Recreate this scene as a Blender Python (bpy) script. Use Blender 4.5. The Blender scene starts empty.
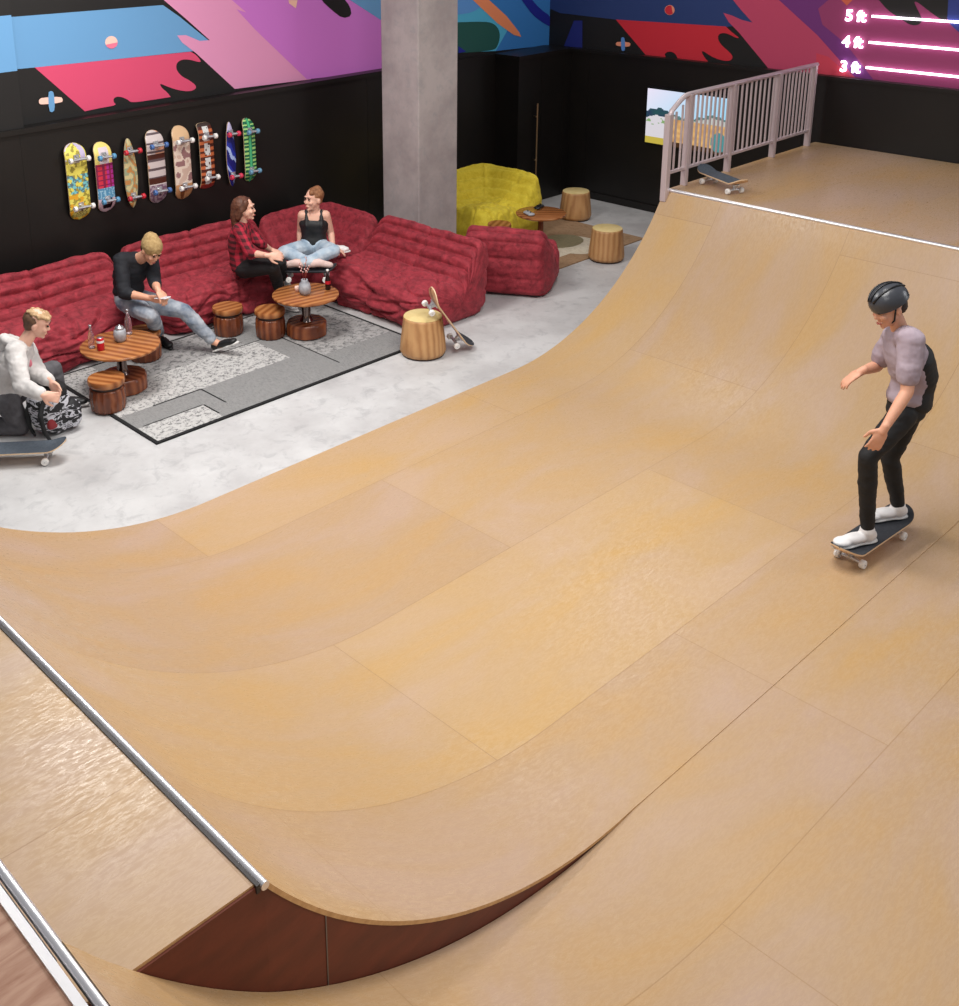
import bpy, bmesh, math, random
import numpy as np
from mathutils import Vector, Matrix, noise as mnoise
random.seed(7)
PI = math.pi
S = bpy.context.scene
COL = S.collection

# ------------------------------------------------------------------ camera
F_PX, CX, CY = 1144.1712, 361.8717, 257.257
YAW, PITCH, ROLL = 0.8454, 0.3143, -0.0208
CAM_Z = 4.07
_cp, _sp = math.cos(PITCH), math.sin(PITCH)
FW = Vector((math.cos(YAW)*_cp, math.sin(YAW)*_cp, -_sp))
_rt = Vector((math.sin(YAW), -math.cos(YAW), 0)); _up = _rt.cross(FW)
RT = math.cos(ROLL)*_rt + math.sin(ROLL)*_up
UP = -math.sin(ROLL)*_rt + math.cos(ROLL)*_up
CAM = Vector((0, 0, CAM_Z))
cd = bpy.data.cameras.new('camera'); cam = bpy.data.objects.new('camera', cd); COL.objects.link(cam)
cd.sensor_fit = 'HORIZONTAL'; cd.sensor_width = 36
cd.lens = F_PX/959*36
cd.shift_x = (479.5-CX)/959; cd.shift_y = (CY-503)/959
cd.clip_start = 0.05; cd.clip_end = 100
cam.matrix_world = Matrix(((RT.x, UP.x, -FW.x, 0), (RT.y, UP.y, -FW.y, 0), (RT.z, UP.z, -FW.z, CAM_Z), (0, 0, 0, 1)))
S.camera = cam

# ------------------------------------------------------------------ world, lights, exposure
S.view_settings.view_transform = 'Standard'; S.view_settings.look = 'None'
S.view_settings.gamma = 1; S.view_settings.use_curve_mapping = False
S.view_settings.exposure = 0.08
W = bpy.data.worlds.new('world'); S.world = W; W.use_nodes = True
W.node_tree.nodes['Background'].inputs[0].default_value = (0.93, 0.95, 1.0, 1)
W.node_tree.nodes['Background'].inputs[1].default_value = 0.30
def area(name, loc, size, power, color=(1, 0.97, 0.93), target=None, size_y=None):
    l = bpy.data.lights.new(name, 'AREA'); l.energy = power; l.color = color
    l.shape = 'RECTANGLE'; l.size = size; l.size_y = size_y or size
    o = bpy.data.objects.new(name, l); COL.objects.link(o); o.location = loc
    d = (Vector(target)-Vector(loc)) if target else Vector((0, 0, -1))
    o.rotation_euler = d.to_track_quat('-Z', 'Y').to_euler()
    return o
area('lamp_lounge', (4.2, 7.4, 5.0), 2.4, 225, size_y=1.2)
area('lamp_ramp', (5.2, 3.4, 5.4), 3.0, 220, size_y=1.6)
area('lamp_front', (1.2, 1.0, 5.6), 2.0, 90)
area('sheen_light_back', (11.0, 7.4, 5.0), 2.6, 40, color=(1, .93, .86), size_y=1.6)  # unseen overhead area light, added for the sheen on the ramp
area('side_area_light', (13.0, -3.0, 4.4), 3.0, 190, color=(.95, .97, 1), target=(6, 4, 0))  # cool area light past the end of the rear wall, aimed at the ramp

# ------------------------------------------------------------------ pixel helper and Empties
def at(px, py, z=None, X=None, Y=None, P=None, N=None):
    """the point of the place seen at a photograph pixel, on a given plane"""
    d = FW*F_PX + RT*(px-CX) - UP*(py-CY)
    if z is not None: t = (z-CAM_Z)/d.z
    elif X is not None: t = X/d.x
    elif Y is not None: t = Y/d.y
    else: t = (Vector(P)-CAM).dot(N)/d.dot(N)
    return CAM + d*t
FH = Vector((math.cos(YAW), math.sin(YAW), 0)); RH = Vector((math.sin(YAW), -math.cos(YAW), 0)); UZ = Vector((0, 0, 1))
def thing(name, label, cat, loc=(0, 0, 0), rotz=0, group=None):
    o = bpy.data.objects.new(name, None); COL.objects.link(o)
    o.empty_display_size = .1
    o.location = loc; o.rotation_euler = (0, 0, rotz); o['label'] = label; o['category'] = cat
    if group: o['group'] = group
    return o
def tag(o, label, cat, group=None):
    o['label'] = label; o['category'] = cat
    if group: o['group'] = group
    return o
def obj(name, bm, mats, parent=None, smooth=True, world=False):
    me = bpy.data.meshes.new(name)
    if isinstance(bm, bmesh.types.BMesh): bm.to_mesh(me); bm.free()
    else: me = bm
    if not isinstance(mats, (list, tuple)): mats = [mats]
    for m in mats: me.materials.append(m)
    o = bpy.data.objects.new(name, me); COL.objects.link(o)
    if smooth:
        for p in me.polygons: p.use_smooth = True
        if smooth == 'auto':
            b2 = bmesh.new(); b2.from_mesh(me)
            for e in b2.edges:
                if len(e.link_faces) == 2 and e.calc_face_angle(0) > 0.7: e.smooth = False
            b2.to_mesh(me); b2.free()
    if parent:
        o.parent = parent
        if world: o.matrix_parent_inverse = Matrix.LocRotScale(parent.location, parent.rotation_euler, None).inverted()
    return o
def struct(name, bm, mats, parent=None, smooth=False):
    o = obj(name, bm, mats, parent, smooth)
    if not parent: o['kind'] = 'structure'
    return o

# ------------------------------------------------------------------ shapes
def NB(): return bmesh.new()
def bx(bm, x0, x1, y0, y1, z0, z1, mi=0, M=None):
    vs = [bm.verts.new((x, y, z)) for x in (x0, x1) for y in (y0, y1) for z in (z0, z1)]
    fs = [(0, 1, 3, 2), (4, 6, 7, 5), (0, 4, 5, 1), (2, 3, 7, 6), (0, 2, 6, 4), (1, 5, 7, 3)]
    out = []
    for f in fs:
        q = bm.faces.new([vs[i] for i in f]); q.material_index = mi; out.append(q)
    if M is not None: bmesh.ops.transform(bm, matrix=M, verts=vs)
    return vs
def bevel_all(bm, w, seg=2):
    bmesh.ops.bevel(bm, geom=bm.edges[:], offset=w, segments=seg, affect='EDGES', profile=.6)
def frame_of(d):
    d = Vector(d).normalized()
    a = Vector((0, 0, 1)) if abs(d.z) < .95 else Vector((1, 0, 0))
    x = a.cross(d).normalized(); y = d.cross(x)
    return x, y, d
def tube(bm, pts, r, seg=12, mi=0, cap=True):
    pts = [Vector(p) for p in pts]; n = len(pts)
    rs = r if isinstance(r, (list, tuple)) else [r]*n
    rings = []
    x, y, d = frame_of(pts[1]-pts[0])
    for i, p in enumerate(pts):
        if i == 0: t = pts[1]-pts[0]
        elif i == n-1: t = pts[-1]-pts[-2]
        else: t = (pts[i+1]-pts[i]).normalized()+(pts[i]-pts[i-1]).normalized()
        t.normalize(); x = (x - t*x.dot(t)).normalized(); y = t.cross(x)
        rings.append([bm.verts.new(p+(x*math.cos(2*PI*k/seg)+y*math.sin(2*PI*k/seg))*rs[i]) for k in range(seg)])
    for i in range(n-1):
        for k in range(seg):
            f = bm.faces.new((rings[i][k], rings[i][(k+1) % seg], rings[i+1][(k+1) % seg], rings[i+1][k])); f.material_index = mi
    if cap:
        bm.faces.new(rings[0][::-1]).material_index = mi; bm.faces.new(rings[-1]).material_index = mi
def lathe(bm, prof, seg=32, mi=0, c=(0, 0, 0), flute=None):
    """prof: list of (r, z) from bottom to top"""
    rings = []
    for r, z in prof:
        if r < 1e-5: rings.append([bm.verts.new((c[0], c[1], c[2]+z))])
        else:
            ring = []
            for k in range(seg):
                a = 2*PI*k/seg; rr = r*(flute(a, z) if flute else 1)
                ring.append(bm.verts.new((c[0]+rr*math.cos(a), c[1]+rr*math.sin(a), c[2]+z)))
            rings.append(ring)
    for a, b in zip(rings, rings[1:]):
        for k in range(seg):
            k2 = (k+1) % seg
            if len(a) == 1 and len(b) == 1: continue
            if len(a) == 1: f = bm.faces.new((a[0], b[k2], b[k]))
            elif len(b) == 1: f = bm.faces.new((a[k], a[k2], b[0]))
            else: f = bm.faces.new((a[k], a[k2], b[k2], b[k]))
            f.material_index = mi
def ell(bm, c, rad, ax=None, sub=3):
    r = bmesh.ops.create_icosphere(bm, subdivisions=sub, radius=1)
    if ax is None: ax = (Vector((1, 0, 0)), Vector((0, 1, 0)), Vector((0, 0, 1)))
    M = Matrix([[ax[0][i]*rad[0], ax[1][i]*rad[1], ax[2][i]*rad[2], Vector(c)[i]] for i in range(3)]+[[0, 0, 0, 1]])
    bmesh.ops.transform(bm, matrix=M, verts=r['verts'])
def limb(bm, pts, rs, flat=None):
    """overlapping tapered capsules along joints"""
    pts = [Vector(p) for p in pts]
    for i, p in enumerate(pts):
        ell(bm, p, (rs[i],)*3, sub=2)
        if i:
            a, b = pts[i-1], p
            if (b-a).length > 1e-4: tube(bm, [a, b], [rs[i-1], rs[i]], seg=14)
def solid(bm, voxel=.007, smooth=5, wr=0, wf=9, seed=0, sm=.5):
    """fuse overlapping pieces into one continuous surface"""
    me = bpy.data.meshes.new('tmp'); bm.to_mesh(me); bm.free()
    o = bpy.data.objects.new('tmp', me); COL.objects.link(o)
    m = o.modifiers.new('r', 'REMESH'); m.mode = 'VOXEL'; m.voxel_size = voxel
    m = o.modifiers.new('s', 'SMOOTH'); m.iterations = smooth; m.factor = sm
    dg = bpy.context.evaluated_depsgraph_get(); dg.update()
    out = bpy.data.meshes.new_from_object(o.evaluated_get(dg))
    bpy.data.objects.remove(o); bpy.data.meshes.remove(me)
    if wr:
        nn = [v.normal.copy() for v in out.vertices]
        for v, n in zip(out.vertices, nn):
            p = v.co
            q = Vector((p.x*wf, p.y*wf, p.z*wf*1.8+seed))
            w = mnoise.noise(q)+.5*mnoise.noise(q*2.1)
            v.co = p + n*(wr*w)
    return out

# ------------------------------------------------------------------ materials
def rgb(r, g, b):
    f = lambda c: (c/255/12.92) if c <= 10 else ((c/255+.055)/1.055)**2.4
    return (f(r), f(g), f(b), 1)
def mat(name, col, rough=.5, metal=0, **k):
    m = bpy.data.materials.new(name); m.use_nodes = True
    p = m.node_tree.nodes['Principled BSDF']
    p.inputs['Base Color'].default_value = col; p.inputs['Roughness'].default_value = rough; p.inputs['Metallic'].default_value = metal
    for kk, v in k.items(): p.inputs[kk.replace('_', ' ')].default_value = v
    return m
class G:
    """small node-graph helper"""
    def __init__(s, m): s.m = m; s.t = m.node_tree; s.p = s.t.nodes['Principled BSDF']
    def n(s, ty, **k):
        nd = s.t.nodes.new(ty)
        for a, v in k.items(): setattr(nd, a, v)
        return nd
    def l(s, a, b): s.t.links.new(a, b)
    def coord(s, kind='Object', sc=(1, 1, 1), rot=(0, 0, 0)):
        c = s.n('ShaderNodeTexCoord'); mp = s.n('ShaderNodeMapping'); mp.inputs['Scale'].default_value = sc; mp.inputs['Rotation'].default_value = rot
        s.l(c.outputs[kind], mp.inputs[0]); return mp.outputs[0]
    def noise(s, vec, scale, detail=4, rough=.55, dist=0):
        x = s.n('ShaderNodeTexNoise'); x.inputs['Scale'].default_value = scale; x.inputs['Detail'].default_value = detail
        x.inputs['Roughness'].default_value = rough; x.inputs['Distortion'].default_value = dist
        if vec: s.l(vec, x.inputs['Vector'])
        return x.outputs['Fac']
    def ramp(s, fac, stops, mode='LINEAR'):
        r = s.n('ShaderNodeValToRGB'); r.color_ramp.interpolation = mode
        while len(r.color_ramp.elements) < len(stops): r.color_ramp.elements.new(.5)
        for e, (p, c) in zip(r.color_ramp.elements, stops):
            e.position = p; e.color = c if len(c) == 4 else (*c, 1)
        s.l(fac, r.inputs[0]); return r.outputs[0]
    def mix(s, fac, a, b, bt='MIX'):
        x = s.n('ShaderNodeMix'); x.data_type = 'RGBA'; x.blend_type = bt
        for sock, v in ((x.inputs[0], fac), (x.inputs[6], a), (x.inputs[7], b)):
            if hasattr(v, 'links'): s.l(v, sock)
            else: sock.default_value = v
        return x.outputs[2]
    def bump(s, h, strength=.3, dist=.01):
        b = s.n('ShaderNodeBump'); b.inputs['Strength'].default_value = strength; b.inputs['Distance'].default_value = dist
        s.l(h, b.inputs['Height']); s.l(b.outputs[0], s.p.inputs['Normal'])
    def col(s, c): s.l(c, s.p.inputs['Base Color'])
    def rgh(s, c): s.l(c, s.p.inputs['Roughness'])
def gv(v): return (v, v, v, 1)
def noisy(name, c1, c2, scale=8, rough=.6, metal=0, bump=0, sc=(1, 1, 1), bscale=60, kind='Object', dist=0, **k):
    m = mat(name, c1, rough, metal, **k); g = G(m); v = g.coord(kind, sc)
    g.col(g.ramp(g.noise(v, scale, dist=dist), [(.32, c1), (.68, c2)]))
    if bump: g.bump(g.noise(v, bscale), bump, .004)
    return m
def emis(name, col, st):
    m = mat(name, (0, 0, 0, 1), .5); p = m.node_tree.nodes['Principled BSDF']
    p.inputs['Emission Color'].default_value = col; p.inputs['Emission Strength'].default_value = st
    return m

def plywood():
    m = mat('skate_ply', rgb(205, 165, 115), .42); g = G(m)
    c = g.n('ShaderNodeTexCoord'); uv = c.outputs['UV']
    br = g.n('ShaderNodeTexBrick'); br.offset = .5; br.offset_frequency = 2
    br.inputs['Scale'].default_value = 1; br.inputs['Mortar Size'].default_value = .0025; br.inputs['Mortar Smooth'].default_value = .1
    br.inputs['Brick Width'].default_value = 3.0; br.inputs['Row Height'].default_value = 1.22
    br.inputs['Color1'].default_value = gv(0); br.inputs['Color2'].default_value = gv(1); br.inputs['Mortar'].default_value = gv(.5)
    g.l(uv, br.inputs['Vector'])
    mp = g.n('ShaderNodeMapping'); mp.inputs['Scale'].default_value = (1.0, 2.6, 1); g.l(uv, mp.inputs[0])
    big = g.noise(mp.outputs[0], .7, 5, .6, .5)
    mp2 = g.n('ShaderNodeMapping'); mp2.inputs['Scale'].default_value = (6, 26, 1); g.l(uv, mp2.inputs[0])
    fine = g.noise(mp2.outputs[0], 3.2, 5, .65, .8)
    base = g.ramp(big, [(.34, rgb(178, 151, 130)), (.5, rgb(176, 145, 107)), (.66, rgb(182, 144, 86))])
    base = g.mix(.32, base, g.ramp(br.outputs['Color'], [(0, rgb(170, 138, 116)), (1, rgb(200, 164, 112))]))
    f2 = g.ramp(fine, [(.45, gv(0)), (.62, gv(1))])
    ff = g.n('ShaderNodeMath', operation='MULTIPLY'); g.l(f2, ff.inputs[0]); ff.inputs[1].default_value = .17
    base = g.mix(ff.outputs[0], base, rgb(222, 198, 168))
    mf = g.n('ShaderNodeMath', operation='MULTIPLY'); g.l(br.outputs['Fac'], mf.inputs[0]); mf.inputs[1].default_value = .5
    base = g.mix(mf.outputs[0], base, rgb(140, 104, 70))
    g.col(base)
    rr = g.ramp(fine, [(.40, gv(.50)), (.60, gv(.27))]); g.rgh(rr)
    g.bump(fine, .025, .004)
    return m
PLY = plywood()
# ================================================================== THE SETTING
def concrete(name, a, b, sc=1.2, rough=.55):
    m = mat(name, a, rough); g = G(m); v = g.coord('Object')
    n1 = g.noise(v, sc, 6, .65); n2 = g.noise(v, sc*6, 6, .7, .6)
    c = g.ramp(n1, [(.35, a), (.6, b)])
    c = g.mix(g.ramp(n2, [(.52, gv(0)), (.66, gv(.42))]), c, rgb(150, 150, 152))
    g.col(c); g.bump(n2, .08, .003); g.rgh(g.ramp(n1, [(.3, gv(rough-.12)), (.7, gv(rough+.1))]))
    return m
M_FLOOR = concrete('polished_concrete', rgb(176, 174, 174), rgb(198, 197, 197))
bm = NB(); bx(bm, -3, 12.4, 2.0, 10.6, -.1, -.004); struct('floor', bm, M_FLOOR)
M_BLACK = noisy('black_panel', rgb(13, 11, 10), rgb(20, 16, 14), 2.5, .42, bump=.1, bscale=30)
M_BLK2 = noisy('black_wall_paint', rgb(15, 13, 13), rgb(21, 18, 17), 3, .6)
ZM = 1.975     # top of the black lower panelling, foot of the mural

def paint(name, c, c2=None, axis=None):
    """mural paint; c2 = second tone of a painted two-tone fade"""
    m = mat('mural_'+name, c, .6); g = G(m); v = g.coord('Object')
    n = g.noise(v, 90, 2)
    if c2:
        s = g.n('ShaderNodeSeparateXYZ'); g.l(v, s.inputs[0])
        mr = g.n('ShaderNodeMapRange'); g.l(s.outputs[axis[0]], mr.inputs[0]); mr.inputs[1].default_value = axis[1]; mr.inputs[2].default_value = axis[2]
        g.col(g.ramp(mr.outputs[0], [(0, c), (1, c2)]))
    g.bump(n, .05, .002)
    return m
def polys(bm, plane, plist, mats):
    """painted shapes: thin raised coats of paint on the wall. plist: (layer, colour, [(px,py)..])"""
    kw, val = plane
    for layer, mi, pts in plist:
        off = .0015*(layer+1)
        P = [at(x, y, **{kw: val}) for x, y in pts]
        for p in P: setattr(p, 'x' if kw == 'X' else 'y', val-off)
        vs = [bm.verts.new(p) for p in P]
        f = bm.faces.new(vs); f.material_index = mi
        f.normal_update()
        nrm = Vector((-1, 0, 0)) if kw == 'X' else Vector((0, -1, 0))
        if f.normal.dot(nrm) < 0: f.normal_flip()
def z1(L): return [(x/3.425, y/3.425) for x, y in L]
def opensmooth(L, it=2):
    for _ in range(it):
        o = [L[0]]
        for a, b in zip(L, L[1:]): o += [(a[0]*.75+b[0]*.25, a[1]*.75+b[1]*.25), (a[0]*.25+b[0]*.75, a[1]*.25+b[1]*.75)]
        L = o+[L[-1]]
    return L
def z2(L): return [(x/2.3975, y/2.3975) for x, y in L]
def z3(L): return [(440+x/3.69, y/3.69) for x, y in L]
def z5(L): return [(620+x/2.829, y/2.829) for x, y in L]
def z8(L): return [(820+x/6.9, y/6.9) for x, y in L]
def smoothpoly(L, it=2):
    for _ in range(it):
        o = []
        for a, b in zip(L, L[1:]+L[:1]):
            o += [(a[0]*.75+b[0]*.25, a[1]*.75+b[1]*.25), (a[0]*.25+b[0]*.75, a[1]*.25+b[1]*.75)]
        L = o
    return L
# --- wall with the hung boards
bm = NB()
YL = 10.12
bx(bm, -3, 9.8, YL, YL+.2, 0, 4.3)
pil = at(1, 40, Y=YL-.12); pir = at(15, 50, Y=YL-.12)
bx(bm, 3.0, pir.x, YL-.12, YL, ZM, 4.3)
cols = [M_BLK2, paint('sky', rgb(104, 158, 205)), paint('raspberry', rgb(216, 74, 112)),
        paint('pink', rgb(226, 150, 190)), paint('purple', rgb(205, 118, 205)), paint('cream', rgb(250, 205, 190)), paint('coral', rgb(238, 120, 150)),
        paint('peach', rgb(240, 190, 170))]
PL = [(1, 1, z2([(-30, 44), (36, 40), (390, 12), (430, 40), (500, 97), (470, 100), (470, 122), (80, 162), (-30, 172)])),
      (2, 2, z1([(118, 231), (652, 177)])+opensmooth(z1([(652, 177), (672, 188), (690, 212), (676, 212), (650, 204), (622, 203), (603, 216), (603, 240), (622, 262), (650, 276), (672, 294), (668, 306), (648, 313), (615, 310), (578, 299), (545, 284), (552, 300), (572, 316), (584, 332)]))
        + opensmooth(z1([(584, 332), (520, 342), (450, 352), (438, 342), (420, 333), (400, 330), (388, 337), (388, 350), (400, 360), (340, 370), (290, 381)]))),
      (3, 3, z2([(392, -90), (392, 0), (445, 45), (502, 96), (478, 98), (445, 84), (424, 85), (436, 102), (470, 128), (562, 213), (745, 190), (760, 100), (640, -90)])),
      (4, 4, z2([(490, -90), (555, 0), (590, 30), (566, 22), (610, 70), (735, 190), (905, 171), (960, 165), (960, 70), (912, 48), (835, -2), (760, -90)])),
      (5, 1, z2([(760, -90), (835, -2), (912, 48), (960, 75), (1100, 60), (1100, -90)])),
      (6, 0, smoothpoly(z2([(740, -60), (768, 0), (795, 25), (820, 44), (842, 38), (838, 15), (822, -5), (800, -60)]), 1)),
      (6, 7, z2([(690, 0), (712, 0), (708, 20), (692, 8)])),
      (4, 5, [(111.0+6.3*math.cos(a*PI/8), 42.2+6.3*math.sin(a*PI/8)) for a in range(16)]),
      (5, 6, [(111.0+6.3*math.cos(a*PI/8), 42.2+6.3*math.sin(a*PI/8)) for a in range(8)]),
      (5, 5, [(50.5+x, 101.5+y) for x, y in smoothpoly([(-12, -2), (-9, -4), (10, -5), (12, -2), (11, 1), (-9, 3), (-12, 2)], 1)]),
      (6, 1, [(50.5+x, 101.5+y) for x, y in smoothpoly([(-3, -9), (0, -11), (3, -9), (4, 8), (1, 11), (-2, 9)], 1)])]
polys(bm, ('Y', YL), PL, cols)
p0 = at(1, 16, Y=YL-.12); p1 = at(15, 71, Y=YL-.12)
f = bm.faces.new([bm.verts.new((x, YL-.1215, z)) for x, z in ((3.0, p1.z), (pir.x, p1.z), (pir.x, p0.z), (3.0, p0.z))]); f.material_index = 1
struct('wall_left', bm, cols)
bm = NB(); bx(bm, -3, 9.8, YL-.12, YL, 0, ZM-.05); bx(bm, -3, 9.8, YL-.16, YL, ZM-.05, ZM); bx(bm, -3, 9.8, YL-.135, YL-.12, 0, .1)
for x in (4.62, 9.0): bx(bm, x, x+.008, YL-.122, YL-.12, .1, ZM-.05)
struct('trim_1', bm, M_BLACK)
# --- its far stretch, behind the column, with the deep black box under it
YF = 9.95
bm = NB(); bx(bm, 9.8, 12.3, YF, YF+.3, 0, 4.3)
cols = [M_BLK2, paint('azure', rgb(52, 122, 192)), paint('light_cyan', rgb(78, 176, 214)), paint('bottle_green', rgb(28, 84, 78)),
        paint('orange', rgb(236, 142, 98)), paint('royal', rgb(24, 34, 140)), paint('periwinkle', rgb(92, 150, 216))]
PL = [(1, 1, z3([(-60, -110), (406, -110), (406, 166), (205, 188), (-60, 200)])),
      (2, 2, z3([(-60, -60), (150, -60), (190, 20), (260, 90), (205, 188), (-60, 200)])),
      (3, 6, smoothpoly(z3([(-60, -60), (120, -60), (155, 20), (120, 46), (60, 55), (-60, 60)]), 1)),
      (3, 3, smoothpoly(z3([(-60, 88), (150, 78), (200, 85), (222, 120), (215, 165), (195, 190), (-60, 200)]), 2)),
      (4, 4, z3([(80, -60), (120, 0), (210, 85), (270, 128), (298, 136), (290, 118), (245, 60), (180, 0), (140, -60)])),
      (4, 5, smoothpoly(z3([(260, -60), (300, 0), (340, 55), (380, 85), (408, 100), (408, 60), (370, 35), (330, -10), (310, -60)]), 1)),
      (5, 5, z3([(66, 170), (95, 190), (66, 196)]))]
polys(bm, ('Y', YF), PL, cols)
struct('wall_left', bm, cols)
bm = NB(); bx(bm, 9.8, 12.2, YF-.06, YF, 0, ZM)
bx(bm, 11.15, 12.2, 9.5, YF-.06, 0, ZM); bx(bm, 11.13, 12.2, 9.48, YF-.06, ZM-.05, ZM+.002); bx(bm, 11.6, 11.61, 9.496, 9.5, 0, ZM-.06); bx(bm, 12.05, 12.06, 9.496, 9.5, 0, ZM-.06)
struct('trim_2', bm, M_BLACK)
# --- rear wall
XR = 12.28
bm = NB(); bx(bm, XR, XR+.2, -1.5, 10.3, 0, 4.3)
cols = [M_BLK2, paint('navy', rgb(36, 58, 112)), paint('red', rgb(202, 38, 54)), paint('rose', rgb(190, 66, 100)),
        paint('violet', rgb(112, 44, 118)), paint('magenta', rgb(150, 56, 104)), paint('cream_dot', rgb(235, 150, 120)), paint('cross_blue', rgb(90, 140, 210)), paint('rust', rgb(206, 62, 84)), paint('dark_blue', rgb(44, 62, 140)), paint('orange_edge', rgb(205, 96, 70)), paint('indigo_reflection', rgb(30, 40, 120))]
PL = [(1, 1, [(549, -40), (549, 8), (560, 13), (616, 19.5), (726, 27), (756, 23), (735, -2), (715, -40)]),
      (2, 2, [(616, 19.5), (726, 26.5)]+opensmooth(z5([(300, 75), (318, 92), (340, 108), (328, 107), (310, 97), (292, 92), (278, 98), (278, 114), (290, 130), (308, 145), (321, 160), (314, 172), (292, 172), (262, 162), (230, 140), (236, 158), (254, 179)]))+opensmooth(z5([(254, 179), (165, 170), (160, 155), (148, 146), (135, 146), (126, 153), (132, 164), (73, 155)]))),
      (3, 3, [(715, -40)]+z5([(318, -3), (345, 30), (376, 64), (345, 56), (318, 44), (293, 36), (308, 62), (340, 95), (422, 195), (560, 212), (720, 232), (720, 100), (520, -40)])),
      (4, 4, [(765, -40)]+z5([(440, -10), (560, 100), (665, 218), (1100, 280), (1100, -100)])),
      (5, 5, z8([(180, -200), (60, 0), (-10, 60), (20, 170), (180, 300), (380, 560), (1200, 660), (1200, -200)])),
      (4, 8, z5([(556, 150), (590, 160), (655, 218), (556, 208)])),
      (6, 0, smoothpoly(z8([(330, -80), (410, 0), (470, 70), (530, 110), (575, 138), (612, 165), (655, 176), (690, 166), (706, 145), (700, 110), (668, 50), (650, 8), (680, 16), (760, 80), (845, 138), (888, 135), (900, -80)]), 1)),
      (7, 9, z8([(893, -80), (1200, -80), (1200, 330), (960, 220), (905, 170), (882, 130)])),
      (6, 10, z8([(110, -40), (240, -40), (225, 2), (188, 38)])),
      (2, 11, z3([(458, 170), (495, 76), (526, 76), (526, 176)])),  # reflection of the mural, painted on as a flat indigo shape
      (4, 6, [(670.0+5*math.cos(a*PI/8), 10+5*math.sin(a*PI/8)) for a in range(16)]),
      (5, 2, [(670.0+4.6*math.cos(a*PI/8), 10+4.6*math.sin(a*PI/8)) for a in range(2, 14)]),
      (5, 6, [(623.3+x, 44+y) for x, y in smoothpoly([(-7, -1), (-5, -2.4), (6, -2), (8, 0), (6, 3), (-5, 2), (-7, 1)], 1)]),
      (6, 7, [(623.3+x, 44+y) for x, y in smoothpoly([(-2, -6), (0, -7), (2, -6), (2.4, 6), (.4, 7), (-1.6, 6)], 1)])]
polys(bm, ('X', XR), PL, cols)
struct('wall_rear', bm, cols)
bm = NB(); bx(bm, 12.2, XR, -1.5, 9.5, 0, ZM-.04); bx(bm, 12.17, XR, -1.5, 9.5, ZM-.04, ZM)
for y in (9.2, 6.2, 3.3): bx(bm, 12.196, 12.2, y, y+.01, 0, ZM-.05)
bx(bm, 12.18, 12.2, 6.1, 9.5, 0, .09)
struct('trim_3', bm, M_BLACK)

# --- concrete column
M_COL = concrete('column_concrete', rgb(158, 148, 147), rgb(182, 172, 170), 2.0, .7)
bm = NB(); bx(bm, 8.5, 9.1, 8.625, 9.2, 0, 4.3); bevel_all(bm, .012, 2); tag(obj('column', bm, M_COL, smooth=False), 'square grey concrete column rising behind the red sofa', 'column')

# ================================================================== RAMPS
ZP, X1, X9 = 1.23, 1.54, 9.26
YB0, YB1 = 2.235, 2.36
YRL = 6.03
def edgeY(X): return YB0+(YB1-YB0)*max(0, min(1, (X-1.54)/2.16))
def arc_prof(R, xf, ztop, sgn, n=40):
    """points (X, z, arc length) from flat start upwards; sgn=-1 towards small X"""
    tmax = math.acos((R-ztop)/R)
    return [(xf+sgn*R*math.sin(tmax*i/n), R-R*math.cos(tmax*i/n), xf+sgn*R*tmax*i/n) for i in range(n+1)]
def sheet(bm, prof, yfun0, yfun1, t, mi_top=0, mi_edge=1, ny=10, v0=.53):
    """curved sheet of ply: prof list of (X,z,s) from low X to high X, thickness t below, UV=(s, Y)"""
    uvl = bm.loops.layers.uv.verify()
    n = len(prof); top = []; bot = []
    for i, (X, z, s) in enumerate(prof):
        a = prof[max(i-1, 0)]; b = prof[min(i+1, n-1)]
        tx, tz = b[0]-a[0], b[1]-a[1]; l = math.hypot(tx, tz); nx, nz = -tz/l, tx/l
        y0, y1 = yfun0(X), yfun1(X)
        top.append([(bm.verts.new((X, y0+(y1-y0)*k/ny, z)), s, y0+(y1-y0)*k/ny) for k in range(ny+1)])
        bot.append([bm.verts.new((X-nx*t, y0+(y1-y0)*k/ny, z-nz*t)) for k in (0, ny)])
    for i in range(n-1):
        for k in range(ny):
            q = [top[i][k], top[i+1][k], top[i+1][k+1], top[i][k+1]]
            f = bm.faces.new([x[0] for x in q]); f.material_index = mi_top; f.smooth = True
            for lp, x in zip(f.loops, q): lp[uvl].uv = (x[1]+1.06, x[2]-v0)
        f = bm.faces.new((top[i][0][0], bot[i][0], bot[i+1][0], top[i+1][0][0])); f.material_index = mi_edge
        f = bm.faces.new((top[i][ny][0], top[i+1][ny][0], bot[i+1][1], bot[i][1])); f.material_index = mi_edge
        f = bm.faces.new((bot[i][0], bot[i][1], bot[i+1][1], bot[i+1][0])); f.material_index = mi_edge
        for a, b in ((top[i][0][0], top[i+1][0][0]), (top[i][ny][0], top[i+1][ny][0])):
            bm.edges.get((a, b)).smooth = False
M_EDGE = noisy('ply_edge', rgb(214, 172, 118), rgb(190, 146, 96), 30, .5)
M_SIDE = noisy('ramp_side_stain', rgb(92, 38, 20), rgb(112, 48, 28), 5, .55, sc=(1, 1, 3), bump=.15, bscale=25)
M_STEEL = mat('brushed_steel', rgb(240, 238, 240), .38, 1.0)
M_GAP = mat('dark_gap_strip', rgb(40, 34, 34), .5)
M_STEEL2 = mat('dark_steel', rgb(120, 118, 124), .35, 1.0)
tag_r = 'wide wooden half-pipe with a steel-edged curve rising beside the lounge'
ramp = thing('half_pipe', 'wide tan plywood half-pipe beside the lounge, the narrower section the rider is on', 'skate ramp', (5.4, 4.2, 0))
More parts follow.
